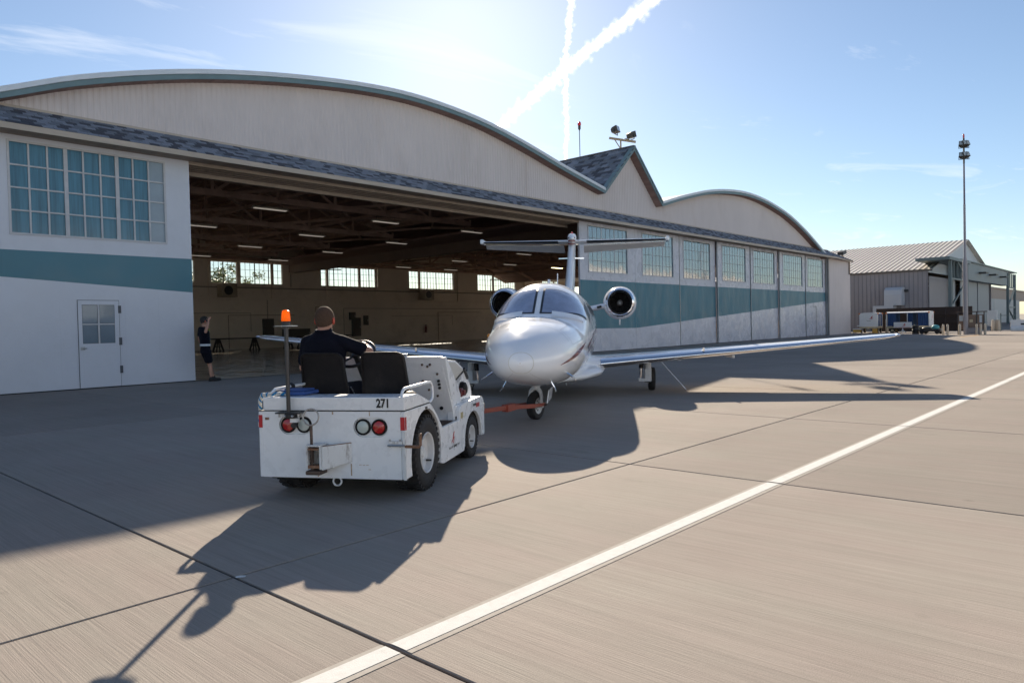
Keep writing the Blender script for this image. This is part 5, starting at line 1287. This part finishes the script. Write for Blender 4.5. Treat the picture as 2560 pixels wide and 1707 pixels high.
for y, ax in ((-.10,-.02),(.10,.12)):
    sh = MB(); cap(sh, (ax-.03,y,.055), .05, (ax+.17,y,.035), .04); cap(sh, (ax-.01,y,.05), .045, (ax,y,.11), .045); o = blend(sh, 'shoe', M_shoe, msh, .010, 3)
    MB().box(ax-.085,ax+.21,y-.042,y+.042,.0,.018).build('sole', M_shoe, msh, bevel=.008)
mb = MB(); mb.ball((-.045,-.06,1.475), .024, 10, 8); mb.build('ear_protector', M_neon, msh, smooth=True); MB().ball((-.035,.04,1.455), .024, 10, 8).build('ear_protector', M_neon, msh, smooth=True)
MB().tube([(-.10,-.06,1.55),(-.045,-.05,1.48),(-.01,-.03,1.36),(-.005,0,1.26)], .006, 6).build('lanyard', M_shoe, msh)
MB().box(-.012,-.004,-.05,.04,1.15,1.25).build('badge', M_belt, msh, bevel=.003)
# ------------------------------------------------------------------ lamps and aerials on the roof
M_lampbody = mat('lamp housing', (.07,.065,.06), .5, metal=.3)
M_lampglass = mat('lamp glass', (.45,.48,.48), .15, coat=.8)
M_tanmetal = mat('tan bracket', (.45,.36,.24), .6, var=.15, vscale=10)
def floodlight(parent, loc, rz, tilt=-.25, s=1.0):
    e = MB(); T = Matrix.Translation(loc) @ Matrix.Rotation(rz,4,'Z') @ Matrix.Rotation(tilt,4,'X') @ Matrix.Scale(s,4)
    e.loft([[T @ Vector(p) for p in [(-.22,-.16,-.16),(.22,-.16,-.16),(.22,-.16,.16),(-.22,-.16,.16)]],[T @ Vector(p) for p in [(-.20,.10,-.14),(.20,.10,-.14),(.20,.10,.14),(-.20,.10,.14)]],[T @ Vector(p) for p in [(-.12,.22,-.09),(.12,.22,-.09),(.12,.22,.09),(-.12,.22,.09)]]])
    e.build('lamp_housing', M_lampbody, parent)
    g = MB(); g.box(-.19,.19,-.170,-.161,-.13,.13,T); g.build('lamp_glass', M_lampglass, parent)
    y = MB(); y.bar(T @ Vector((-.24,0,0)), T @ Vector((-.24,.05,-.24)), .03); y.bar(T @ Vector((.24,0,0)), T @ Vector((.24,.05,-.24)), .03); y.bar(T @ Vector((-.25,.05,-.24)), T @ Vector((.25,.05,-.24)), .03); y.build('yoke', M_lampbody, parent)
fl = empty('floodlight_pair', (33.0*.98, 21.0, 10.55)); tag(fl, 'pair of square floodlights on a tan arm at the gable peak', 'floodlight')
MB().bar((.12,1.05,.72),(.12,-.55,.22),.10,.12).build('arm', M_tanmetal, fl, bevel=.01)
mb = MB(); mb.bar((.12,.35,.0),(.12,.35,.52),.06); mb.bar((.12,.75,.62),(.12,.38,.05),.04); mb.build('support', M_tanmetal, fl)
floodlight(fl, (.12,.66,1.08), R(12)); floodlight(fl, (.12,-.30,.62), R(70)); MB().lathe([(.16,0),(.13,.07),(.02,.10)], 14, Matrix.Translation((.12,-.02,.42))).build('lamp_hood', M_drip, fl, smooth=True)
ob = empty('obstruction_light', (33.0, 24.43, 10.55)); tag(ob, 'red warning lamp on a thin mast above the small gable', 'warning light')
MB().tube([(0,0,0),(0,0,1.72)], .022, 8).build('mast', mat('green mast', (.06,.10,.09), .5), ob); MB().lathe([(.03,1.70),(.075,1.78),(.075,1.95),(.05,1.98)], 14).build('socket', M_lampbody, ob, smooth=True)
MB().lathe([(.095,1.97),(.10,2.02),(.09,2.12),(.05,2.18),(.005,2.2)], 16).build('red_globe', mat('red globe', (.70,.02,.02), .25, trans=.3, coat=.5), ob, smooth=True)
cf_ = empty('corner_floodlight', (67.7, 21.4, 6.5)); tag(cf_, 'long floodlight on a bracket above the right corner of the hangar', 'floodlight')
mb = MB(); mb.bar((0,0,-.1),(0,0,.55),.06); mb.bar((0,.3,0),(0,0,.5),.04); mb.bar((.12,-.2,0),(0,0,.5),.04); mb.build('bracket', M_tanmetal, cf_)
mb = MB(); mb.box(-.5,.45,-.25,.25,.55,.85,Matrix.Rotation(R(-12),4,'Y')); mb.build('lamp_housing', M_lampbody, cf_, bevel=.04); MB().box(-.45,.40,-.2,.2,.53,.549,Matrix.Rotation(R(-12),4,'Y')).build('lamp_glass', M_lampglass, cf_)
vt = empty('roof_vent', (49.0, 24.0, 9.75)); tag(vt, 'tiny vent pipes on top of the right arch', 'vent'); mb = MB(); mb.lathe([(.06,0),(.06,.35),(.12,.36),(.12,.42)], 10); mb.build('vent_pipe', M_lampbody, vt); MB().lathe([(.05,0),(.05,.5)], 8, Matrix.Translation((2.2,.0,-.15))).build('vent_pipe', M_lampbody, vt)

# ------------------------------------------------------------------ far hangar with ribbed roof
M_fw = mat('ribbed wall grey', (.34,.31,.31), .55, var=.06, vscale=.8)
M_fwr = mat('wall rib', (.26,.24,.25), .55)
M_fr = mat('roof sheet', (.80,.75,.66), .6, var=.06, vscale=1)
M_frs = mat('roof seam with shadow', (.16,.14,.13), .6)  # coloured dark so the ribs include the shadows they cast
M_ft = mat('header teal grey', (.17,.21,.225), .5, var=.06, vscale=1)
M_fg = mat('gable pale', (.50,.54,.56), .5, var=.05)
M_fd = mat('door grey', (.25,.28,.30), .5, var=.06)
M_steelg = mat('green grey steel', (.13,.17,.175), .5, var=.1)
fh = empty('far_hangar', (84.87,18.4,0)); tag(fh, 'grey ribbed hangar with a pale striped roof beyond the light mast', 'hangar')
W0, W1, D0, RZ, EZ = 0.0, 36.3, 26.0, 10.58, 6.34; RX = 18.15
MB().add([(0,0,0),(0,D0,0),(0,D0,EZ),(0,0,EZ),(W1,0,0),(W1,D0,0),(W1,D0,EZ),(W1,0,EZ),(RX,0,RZ),(RX,D0,RZ)], [(0,1,2,3),(5,4,7,6),(1,5,6,9,2)]).build('side_wall', M_fw, fh)
MB().add([(-.35,-.5,EZ-.08),(-.35,D0+.4,EZ-.08),(RX,D0+.4,RZ),(RX,-.5,RZ),(W1+.35,-.5,EZ-.08),(W1+.35,D0+.4,EZ-.08)], [(0,1,2,3),(3,2,5,4)]).build('roof', M_fr, fh)
MB().add([(0,.0,EZ-.4),(W1,.0,EZ-.4),(W1,0,EZ),(RX,0,RZ-.05),(0,0,EZ)], [(0,1,2,3,4)]).build('gable', M_fg, fh)
rl = math.hypot(RX+.35, RZ-EZ+.08); ra = math.atan2(RZ-EZ+.08, RX+.35)
sm = MB().box(0,rl,-.07,.07,0,.03).mesh('roof_seam'); sm.materials.append(M_frs)
for i in range(int(D0/.52)): inst('roof_seam', sm, fh, (-.35,-.3+.52*i,EZ-.07), (0,-ra,0))
wr = MB().box(-.045,0,-.04,.04,0,EZ-.12).mesh('wall_rib'); wr.materials.append(M_fwr)
for i in range(int(D0/.42)): inst('wall_rib', wr, fh, (-.003,.1+.42*i,0))
MB().box(-.16,-.02,-.4,D0,EZ-.28,EZ-.10).build('gutter', M_frs, fh)
# duct and lamp on the side wall
du = MB(); du.box(-1.3,-.05,3.0,5.0,0,2.6); du.prism([(-.06,3.1),(-.06,4.5),(-.7,4.5),(-1.2,4.2),(-1.3,3.7),(-1.3,2.6),(-.06,2.6)], 2.2, 3.9, lambda a, b, d: (a, d, b)); du.build('air_duct', mat('duct white', (.55,.56,.58), .5), fh)
MB().box(-.3,-.05,1.85,2.5,4.0,4.25).build('wall_lamp', M_lampbody, fh, bevel=.05)
# front: sliding door panels with gaps, header box and open towers
for x0, x1, y in ((.2,9.2,.0),(9.4,12.2,-.05),(15.2,17.6,-.05),(18.0,21.5,-.12),(21.6,25.5,-.05),(25.6,33.3,-.12)):
    o = MB().box(x0,x1,y-.06,y,0,5.55).build('door_panel', M_fd if x0 > 9 else M_fw, fh)
MB().box(12.2,15.2,.3,.5,0,5.6).build('opening_shade_sheet', M_dark, fh)  # black sheet stands in for the shade inside the doorway
MB().box(9.5,43,-1.1,-.2,5.55,7.62).build('header', M_ft, fh)
MB().box(-1.2,9.5,-2.2,.9,7.05,7.35).build('canopy_roof', M_steelg, fh); MB().box(9.4,50,-1.3,-.1,7.62,7.74).build('header_cap', M_steelg, fh)
tw = MB()
for x, y in ((.5,-1.9),(8.8,-1.9),(8.8,-.4)): tw.bar((x,y,0),(x,y,7.1),.30)
for z in (2.2,5.2): tw.bar((.5,-1.9,z),(8.8,-1.9,z),.16)
tw.bar((.5,-1.9,2.2),(8.8,-1.9,5.2),.16); tw.bar((.5,-1.9,2.2),(4.0,-1.9,0),.16); tw.bar((4,-1.9,7.1),(8.8,-1.9,5.2),.14)
for x in (2.2,4.0,5.6): tw.bar((x,-1.9,5.2),(x,-1.9,7.1),.12)
tw.build('tower_frame', M_steelg, fh)
tw = MB()
for x, y in ((42.5,-1.1),(49,-1.1),(44,1.5)): tw.bar((x,y,0),(x,y,7.4),.32)
for z in (2.4,5.3): tw.bar((42.5,-1.1,z),(49,-1.1,z),.18)
tw.bar((42.5,-1.1,2.4),(49,-1.1,5.3),.2); tw.bar((42.5,-1.1,2.4),(49,-1.1,0.3),.18)
for x in (44.5,46,47.5): tw.bar((x,-1.1,5.3),(x,-1.1,7.4),.14)
tw.build('tower_frame', M_steelg, fh)
st_m = MB().bar((0,0,0),(0,0,1.95),.10).mesh('header_stud'); st_m.materials.append(M_fwr)
for i in range(5): inst('header_stud', st_m, fh, (9.9+.75*i,-1.16,5.6))
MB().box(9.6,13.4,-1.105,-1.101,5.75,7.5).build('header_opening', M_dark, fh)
for x in (20.5,27.5,35.5): MB().box(x,x+1.7,-1.9,-1.12,6.5,6.68).build('header_lamp', M_lampbody, fh, bevel=.03)
# low pale hangar further right
lh = empty('low_hangar', (119.5,20.8,0)); tag(lh, 'long low tan hangar with pale doors at the right edge', 'hangar')
MB().box(0,62,.2,16,3.95,5.7).build('upper_wall', mat('tan wall', (.36,.29,.245), .6, var=.06), lh); MB().box(-.3,62.3,-.1,16.3,5.7,5.85).build('roof', M_fr, lh)
for x0, x1 in ((11,20.5),(20.7,34),(34.2,48)): MB().box(x0,x1,.1,.2,0,3.95).build('door_panel', mat('pale door %d' % x0, (.40,.43,.45), .5, var=.04), lh)
MB().box(0,11,2.5,2.7,0,3.95).build('opening_shade_sheet', M_dark, lh); MB().box(-.2,0,.2,16,0,3.95).build('end_wall', M_fw, lh); MB().box(-.1,4.5,.02,.19,4.2,4.9).build('white_sign', M_fg, lh)  # black sheet behind the open bay paints in its inner shade

# ------------------------------------------------------------------ light mast
lm = empty('light_mast', (60.4,10.73,0)); lm.rotation_euler = (R(0),R(-.5),0); tag(lm, 'tall slim light mast with two stacked floodlights beside the striped roof hangar', 'light mast')
M_mast = mat('mast paint', (.15,.13,.17), .45, var=.08)
MB().lathe([(.16,0),(.15,5.2),(.085,5.6),(.075,9.3)], 16).build('lower_tube', mat('mast lower', (.33,.31,.32), .5), lm, smooth=True); MB().lathe([(.062,9.25),(.05,13.1)], 14).build('upper_tube', M_mast, lm, smooth=True)
for z in (12.75,13.55):
    for a in (R(20),R(-25)): floodlight(lm, (.12*math.cos(a+R(200)),.12*math.sin(a+R(200)),z), a+R(-60), -.45, 1.15)
MB().lathe([(.06,12.2),(.06,14.0)], 10).build('head_tube', M_lampbody, lm); MB().lathe([(.05,14.0),(.06,14.1),(.05,14.25),(.01,14.32)], 12).build('red_globe', M_red, lm, smooth=True)

# ------------------------------------------------------------------ baggage carts
M_cartw = mat('cart white', (.74,.74,.73), .45, var=.04); M_curt = mat('blue curtain', (.03,.075,.19), .75, var=.3, vscale=3, stretch=(4,4,.4)); M_orange = mat('orange corner', (.65,.20,.05), .5); M_yel = mat('chassis cream', (.50,.42,.28), .6, var=.1)
def cart(loc, rz, L, lb):
    """covered cart: panel ends at +-x, curtains along the sides"""
    e = empty('baggage_cart', loc, rz); tag(e, lb, 'baggage cart', 'covered baggage carts'); w = .75
    MB().box(-L/2,L/2,-w,w,.42,.55).build('bed', M_yel, e)
    for s in (1,-1): MB().box(s*L/2-.03,s*L/2+.03,-w,w,.56,1.74).build('end_panel', M_cartw, e, bevel=.02)
    mb = MB(); rg = []
    for x in (-L/2-.04,L/2+.04): rg.append([Vector((x, w*1.02*math.cos(R(a)), 1.70+.12*math.sin(R(a)))) for a in range(0,181,15)])
    mb.loft(rg); mb.build('roof', M_cartw, e, smooth=True)
    for x in (-L/2+.02,0,L/2-.02):
        for s in (1,-1): MB().bar((x,s*(w-.02),.55),(x,s*(w-.02),1.72),.05).build('post', M_cartw, e)
    for s in (1,-1):
        for x0, x1 in ((-L/2+.08,-L/2+.08+L*.24),(L/2-.08-L*.20,L/2-.08),(-L*.12,-.05)):
            vs = []; n = 14
            for i in range(n+1):
                x = x0+(x1-x0)*i/n; y = s*(w-.06)+.035*math.sin(i*2.1); vs += [(x,y,.60),(x,y,1.68)]
            MB().add(vs, [(2*i,2*i+2,2*i+3,2*i+1) for i in range(n)]).build('curtain', M_curt, e)
    for x in (-L/2,L/2):
        for s in (1,-1): MB().box(x-.06,x+.06,s*w-.06,s*w+.06,1.66,1.78).build('corner_cap', M_orange, e)
    for x in (-L/2+.45,L/2-.45):
        for s in (1,-1):
            MB().lathe([(.12,-.06),(.20,-.07),(.21,0),(.20,.07),(.12,.06)], 20, Matrix.Translation((x,s*(w-.10),.21)) @ Matrix.Rotation(R(90),4,'X')).build('wheel', M_tyre, e, smooth=True)
            MB().lathe([(.11,-.062),(.11,.062)], 16, Matrix.Translation((x,s*(w-.10),.21)) @ Matrix.Rotation(R(90),4,'X')).build('hub', M_yel, e)
    mb = MB(); mb.bar((-L/2,0,.42),(-L/2-.75,0,.30),.07); mb.tube([(-L/2-.78+.05*math.cos(a),.05*math.sin(a),.30) for a in [2*math.pi*k/12 for k in range(12)]], .015, 6, closed=True); mb.build('drawbar', M_yel, e)
    swoosh(e, .30, (-L/2-.034,-.18,1.20), (0,0,R(-90)))
    text('Gateway', .12, M_ink, e, (-L/2-.034,0,1.10), (R(90),0,R(-90)), .8)
    return e
cart((70.3,19.85,0), R(8), 2.8, 'white covered baggage cart with blue curtain nearest the hangar corner, end panel showing')
cart((69.2,16.45,0), R(90), 3.3, 'white covered baggage cart with open side and blue curtains, right of the first cart')
sb = empty('sign_board', (67.6,16.6,0)); tag(sb, 'low white board with a red emblem standing before the second baggage cart', 'sign'); sb.rotation_euler = (0,0,R(-8))
MB().box(-.02,.02,-.72,.72,.45,.93).build('board', M_cartw, sb, bevel=.008); swoosh(sb, .24, (-.023,-.1,.58), (0,0,R(-90))); mb = MB(); mb.bar((0,0,.45),(0,0,0),.05); mb.bar((-.2,0,.0),(.2,0,.0),.05); mb.bar((0,-.25,.02),(0,0,.3),.04); mb.bar((0,.25,.02),(0,0,.3),.04); mb.build('stand', M_cartw, sb)
MB().box(-.024,-.021,-.65,.65,.47,.50).build('red_strip', M_logo, sb)
# dark blast fence
bf = empty('blast_fence', (76.0,16.8,0)); tag(bf, 'tall dark brown slatted blast fence behind the baggage carts', 'fence')
M_bf = mat('blast fence steel', (.055,.036,.028), .7, var=.2)
sl_m = MB().box(-.02,.02,-.46,.46,0,.035).mesh('slat'); sl_m.materials.append(M_bf); fr_m = MB().bar((0,0,0),(.45,0,.72),.05).mesh('panel_frame'); fr_m.materials.append(M_bf)
for r in range(3):
    for b in range(8):
        y = 3.6-.98*b; base = (-.55+.45*(0), y, .05+.72*r)
        for k in range(8): inst('slat', sl_m, bf, (-.50+.055*k, y, .08+.72*r+.085*k), (0,R(25),0))
        inst('panel_frame', fr_m, bf, (-.55,y+.49,.05+.72*r))
MB().box(.1,.2,-3.8,4.2,0,2.2).build('back_sheet', M_bf, bf)
# bollards, kiosk, small ground equipment
M_boll = mat('cream concrete', (.62,.52,.40), .8, var=.08, vscale=5)
bl_m = MB().lathe([(.10,0),(.105,.02),(.10,.70),(.07,.76),(.01,.78)], 14).mesh('bollard'); bl_m.materials.append(M_boll)
for p in bl_m.polygons: p.use_smooth = True
def bollard(x, y, s, h, lb):
    o = inst('bollard', bl_m, None, (x,y,0), (0,0,0), (s,s,h)); tag(o, lb, 'bollard', 'cream bollards beyond the wing')
bollard(71.0,19.5,1.2,1.62,'cream bollard before the first baggage cart curtain'); bollard(70.6,18.62,1.2,1.60,'cream bollard between the two baggage carts')
for x, y, lb in ((59.9,12.05,'leftmost cream bollard of the row at the notice kiosk'),(59.8,11.75,'second cream bollard from the left at the notice kiosk'),(59.6,10.95,'cream bollard just left of the notice kiosk centre'),(59.3,9.88,'cream bollard left of the close pair right of the kiosk'),(59.4,9.65,'middle cream bollard right of the notice kiosk'),(59.6,9.42,'rightmost cream bollard of the row at the notice kiosk')): bollard(x,y,.75,1.0,lb)
for x, y, lb in ((72.9,10.95,'left cream bollard by the grey gate box'),(73.1,10.75,'middle cream bollard by the grey gate box'),(72.9,10.55,'right cream bollard by the grey gate box')): bollard(x,y,1.1,1.25,lb)
ks = empty('notice_kiosk', (60.6,10.45,0), R(10)); tag(ks, 'brown notice kiosk with white papers at the foot of the light mast', 'kiosk')
M_brown = mat('brown board', (.22,.15,.11), .7, var=.12)
MB().box(-.04,.04,-.78,.78,.35,1.42).build('back_board', M_brown, ks); MB().box(-.10,.10,-1.0,.95,1.60,1.66).build('cap_bar', M_rustd, ks)
for y in (-.80,-.35,.78): MB().bar((-.06,y,0),(-.06,y,1.60),.07).build('post', M_lampbody, ks)
MB().box(-.055,-.045,.15,.70,.98,1.36).build('paper', M_fg, ks); MB().box(-.055,-.045,-.68,-.52,.85,1.36).build('paper', M_fg, ks); MB().box(-.055,-.045,-.12,.08,.88,1.08).build('paper', M_yel, ks); MB().box(-.30,-.06,-.55,.35,.02,.48).build('utility_box', M_fwr, ks, bevel=.02)
gb = empty('gate_box', (73.6,11.1,0)); tag(gb, 'grey white control cabinet by the bollards near the right edge', 'cabinet'); MB().box(-.2,.2,-.35,.35,.4,1.75).build('case', M_fg, gb, bevel=.02); MB().bar((0,-.6,0),(0,-.6,1.5),.08).build('post', M_steelg, gb); MB().bar((0,-.6,1.3),(0,-1.6,1.3),.05).build('rail', M_steelg, gb); MB().bar((0,0,0),(0,0,.4),.3).build('plinth', M_fwr, gb)
for k, (x, y) in enumerate(((73.2,8.75),(72.9,6.7))):
    kb = empty('water_barrier', (x,y,0), R(90+6)); tag(kb, ('white plastic barrier at the right edge, the one nearer the bollards' if k == 0 else 'white plastic barrier cut off by the right edge of the picture'), 'barrier', 'white barriers')
    rg = []
    for xx in (-1.0,1.0): rg.append([Vector((xx,a,b)) for a, b in ((-.30,0),(.30,0),(.30,.22),(.14,.40),(.12,.92),(-.12,.92),(-.14,.40),(-.30,.22))])
    MB().loft(rg).build('shell', M_cartw, kb, bevel=.03); MB().box(-.5,-.2,-.16,.16,.93,.98).build('filler_cap', M_cartw, kb); MB().box(.3,.6,-.16,.16,.93,.98).build('filler_cap', M_cartw, kb); MB().box(-.4,.3,.145,.155,.50,.62).build('label_strip', M_ink, kb)
eq = empty('power_trolley', (63.6,13.6,0), R(80)); tag(eq, 'low dark wheeled trolley with a turquoise cover near the kiosk', 'trolley')
MB().box(-.75,.75,-.3,.3,.18,.36).build('bed', M_lampbody, eq, bevel=.03); MB().ball((-.30,0,.52), (.28,.24,.20), 14, 8).build('turquoise_cover', mat('turquoise', (.10,.38,.40), .6, var=.2), eq, smooth=True); MB().ball((.35,0,.42), (.35,.22,.14), 14, 8).build('engine', M_lampbody, eq, smooth=True)
for x in (-.55,.55):
    for s in (1,-1): MB().lathe([(.05,-.05),(.17,-.05),(.17,.05),(.05,.05)], 16, Matrix.Translation((x,s*.34,.17)) @ Matrix.Rotation(R(90),4,'X')).build('wheel', M_tyre, eq)
MB().bar((.75,0,.25),(1.3,0,.75),.05).build('handle', M_yel, eq)
bx = empty('black_drum', (63.8,14.75,0)); tag(bx, 'black drum standing beside the second baggage cart', 'drum'); MB().lathe([(.23,0),(.25,.02),(.24,.30),(.255,.32),(.24,.34),(.24,.62),(.255,.64),(.23,.66)], 18).build('barrel', M_ink, bx, smooth=True)
cn_ = empty('wheel_chock_box', (68.0,18.9,0), R(20)); tag(cn_, 'small yellow orange chock box under the first baggage cart drawbar', 'chock box'); MB().prism([(-.25,0),(.25,0),(.20,.36),(-.05,.42),(-.22,.25)], -.2, .2, lambda a, b, d: (a, d, b)).build('shell', mat('chock yellow', (.55,.28,.04), .6), cn_, bevel=.02)
sp = empty('step_stand', (68.9,20.55,0)); tag(sp, 'small white and yellow step stand against the hangar corner', 'steps'); MB().box(-.25,.25,-.35,.35,.32,.40).build('tread', M_cartw, sp); MB().box(-.25,.25,-.35,.0,.62,.70).build('tread', M_cartw, sp); MB().box(-.26,-.22,-.34,.34,.08,.31).build('panel', mat('yellow panel', (.70,.38,.05), .5), sp)
for x in (-.2,.2):
    for y in (-.3,.3): MB().bar((x,y,0),(x,y,.32),.05).build('leg', M_cartw, sp)
yl = MB().bar((53.5,9.81,.004),(58.4,9.61,.004),.14,.002).build('yellow_line', mat('yellow line', (.65,.34,.06), .7)); tag(yl, kind='structure')

# ------------------------------------------------------------------ neighbour hangar mirrored in the door panes, plus an unseen building added for bounce
M_stucco = mat('bluish bounce stucco', (.68,.77,.88), .8, var=.05, vscale=.4)  # bluish tint cools the sunlight bounced into the shade
tm = empty('bounce_building', (30,-24,0)); tag(tm, 'long pale building added to bounce sunlight, seen only mirrored in panes and paint', 'building')  # added behind the camera to bounce sunlight onto shaded fronts
mb = MB(); mb.box(-90,78,-24,0,0,8.6); mb.build('wall', M_stucco, tm); MB().box(-90.3,78.3,-24.3,.35,8.6,9.1).build('parapet', M_stucco, tm)
wn_m = MB().box(-1.1,1.1,0,.05,0,1.7).mesh('window'); wn_m.materials.append(M_pane); dr_m = MB().box(-2,2,0,.06,0,4.2).mesh('roller_door'); dr_m.materials.append(M_fd)
for i in range(26): inst('window', wn_m, tm, (-86+6.2*i,.001,5.6))
for i in range(9): inst('roller_door', dr_m, tm, (-78+18*i,.001,0))
nh = empty('neighbour_hangar', (128,-31,0)); tag(nh, 'tall pale hangar with bright ribbed roof, seen only mirrored in the door panes', 'hangar')
MB().box(-16,62,-30,0,0,6.5).build('wall', M_stucco, nh)
MB().add([(-16.5,.6,6.4),(62.5,.6,6.4),(62.5,-15,13),(-16.5,-15,13),(-16.5,-30.6,6.4),(62.5,-30.6,6.4)], [(0,1,2,3),(3,2,5,4)]).build('roof', M_fr, nh)
an = math.pi-math.atan2(6.6,15.6); sm2 = MB().box(-.11,.11,0,17.1,-.03,0).mesh('roof_seam'); sm2.materials.append(M_frs)
for i in range(80): inst('roof_seam', sm2, nh, (-16.2+.98*i,.6,6.40), (an,0,0))

# ------------------------------------------------------------------ tree behind the hangar, seen through the back window
M_leaf = glow_mat('leaf', (.24,.27,.15), .5); M_bark = mat('bark', (.10,.075,.055), .9, var=.2)
tr_ = empty('tree', (46.4,95,0)); tag(tr_, 'round tree seen through the left back window of the hangar', 'tree')
mb = MB(); mb.tube([(0,0,0),(.1,0,2.5),(0,.1,4.5),(.1,0,7)], [.32,.26,.20,.09], 10)
rnd = random.Random(3)
for k in range(9):
    a = k*2.4; mb.tube([(0,0,3.6+.3*k),(1.2*math.cos(a),1.2*math.sin(a),4.8+.35*k),(2.3*math.cos(a),2.3*math.sin(a),5.6+.4*k)], [.11,.07,.03], 6)
mb.build('trunk', M_bark, tr_)
mb = MB(); cl = [(rnd.gauss(0,1.7),rnd.gauss(0,1.7),7.0+rnd.gauss(0,1.25)) for _ in range(60)]
for c in cl:
    for _ in range(75):
        p = Vector(c)+Vector((rnd.gauss(0,.42),rnd.gauss(0,.42),rnd.gauss(0,.36))); u = Vector((rnd.gauss(0,1),rnd.gauss(0,1),rnd.gauss(0,1))).normalized(); v = u.orthogonal().normalized(); s = rnd.uniform(.14,.26)
        mb.add([p-u*s, p+v*s*.6, p+u*s, p-v*s*.6], [(0,1,2,3)])
mb.build('crown', M_leaf, tr_)

# ------------------------------------------------------------------ contrails
def contrail_mat():
    m = bpy.data.materials.new('ice crystals'); m.use_nodes = True; n, l = m.node_tree.nodes, m.node_tree.links; n.clear()
    o = n.new('ShaderNodeOutputMaterial'); t = n.new('ShaderNodeBsdfTranslucent'); t.inputs[0].default_value = (.97,.97,.97,1); tr = n.new('ShaderNodeBsdfTransparent')
    at = n.new('ShaderNodeAttribute'); at.attribute_name = 'soft'; pw = n.new('ShaderNodeMath'); pw.operation = 'POWER'; pw.inputs[1].default_value = 1.3; l.new(at.outputs['Fac'], pw.inputs[0])
    mu = n.new('ShaderNodeMath'); mu.operation = 'MULTIPLY'; mu.inputs[1].default_value = .12; l.new(pw.outputs[0], mu.inputs[0])
    y = n.new('ShaderNodeMixShader'); l.new(mu.outputs[0], y.inputs[0]); l.new(tr.outputs[0], y.inputs[1]); l.new(t.outputs[0], y.inputs[2]); l.new(y.outputs[0], o.inputs[0]); return m
M_ice = contrail_mat()
def contrail(pts, w, n, lb, seed, wob):
    """a band of soft drifting puffs of ice"""
    rnd = random.Random(seed); mb = MB(); pts = [Vector(p) for p in pts]; L = [(pts[i+1]-pts[i]).length for i in range(len(pts)-1)]; tot = sum(L); soft = []
    lob = [rnd.uniform(.80,1.12) for _ in range(600)]; wv = [rnd.gauss(0,1) for _ in range(600)]
    for i in range(n):
        q = rnd.random()*tot; t = q; k = 0
        while t > L[k] and k < len(L)-1: t -= L[k]; k += 1
        c = pts[k].lerp(pts[k+1], t/L[k]); d = (pts[k+1]-pts[k]).normalized(); sx = d.cross(Vector((0,0,1))).normalized(); sz = sx.cross(d)
        g = q/(w*1.6); gi = int(g) % 599; fr = g-int(g); ww = w*(lob[gi]*(1-fr)+lob[gi+1]*fr); off = wob*w*(wv[gi]*(1-fr)+wv[gi+1]*fr)
        r = abs(rnd.gauss(0,.27)); a = rnd.random()*2*math.pi
        c = c + sx*(r*math.cos(a)*ww+off) + sz*(r*math.sin(a)*ww); s = w*rnd.uniform(.16,.46)
        u = (sun_dir+Vector((rnd.gauss(0,.3),rnd.gauss(0,.3),rnd.gauss(0,.3)))).normalized(); v = u.orthogonal().normalized(); x_ = u.cross(v)
        mb.add([c]+[c+(v*math.cos(k_*.7854)+x_*math.sin(k_*.7854))*s*rnd.uniform(.75,1.15) for k_ in range(8)], [(0,1+k_,1+(k_+1)%8) for k_ in range(8)]); soft += [1.0]+[0.0]*8
    o = mb.build('contrail', M_ice); at = o.data.attributes.new('soft', 'FLOAT', 'POINT')
    if len(o.data.vertices) == len(soft): at.data.foreach_set('value', soft)
    tag(o, lb, 'contrail', 'contrails crossing above the hangar'); return o
contrail([(5163,3869,3000),(5577,4196,3000),(6050,4598,3000),(6722,5168,3000),(7614,5851,3000),(8786,6739,3000),(10096,7775,3000),(11540,8909,3000)], 62, 3000, 'thin wavering white contrail running almost straight up the sky', 5, .16)
contrail([(5800,3174,3000),(6024,3620,3000),(6225,4045,3000),(6605,4813,3000),(7031,5593,3000),(7557,6555,3000),(8000,7377,3000),(8549,8379,3000)], 130, 1900, 'broad white contrail slanting down left across the sky', 9, .05)
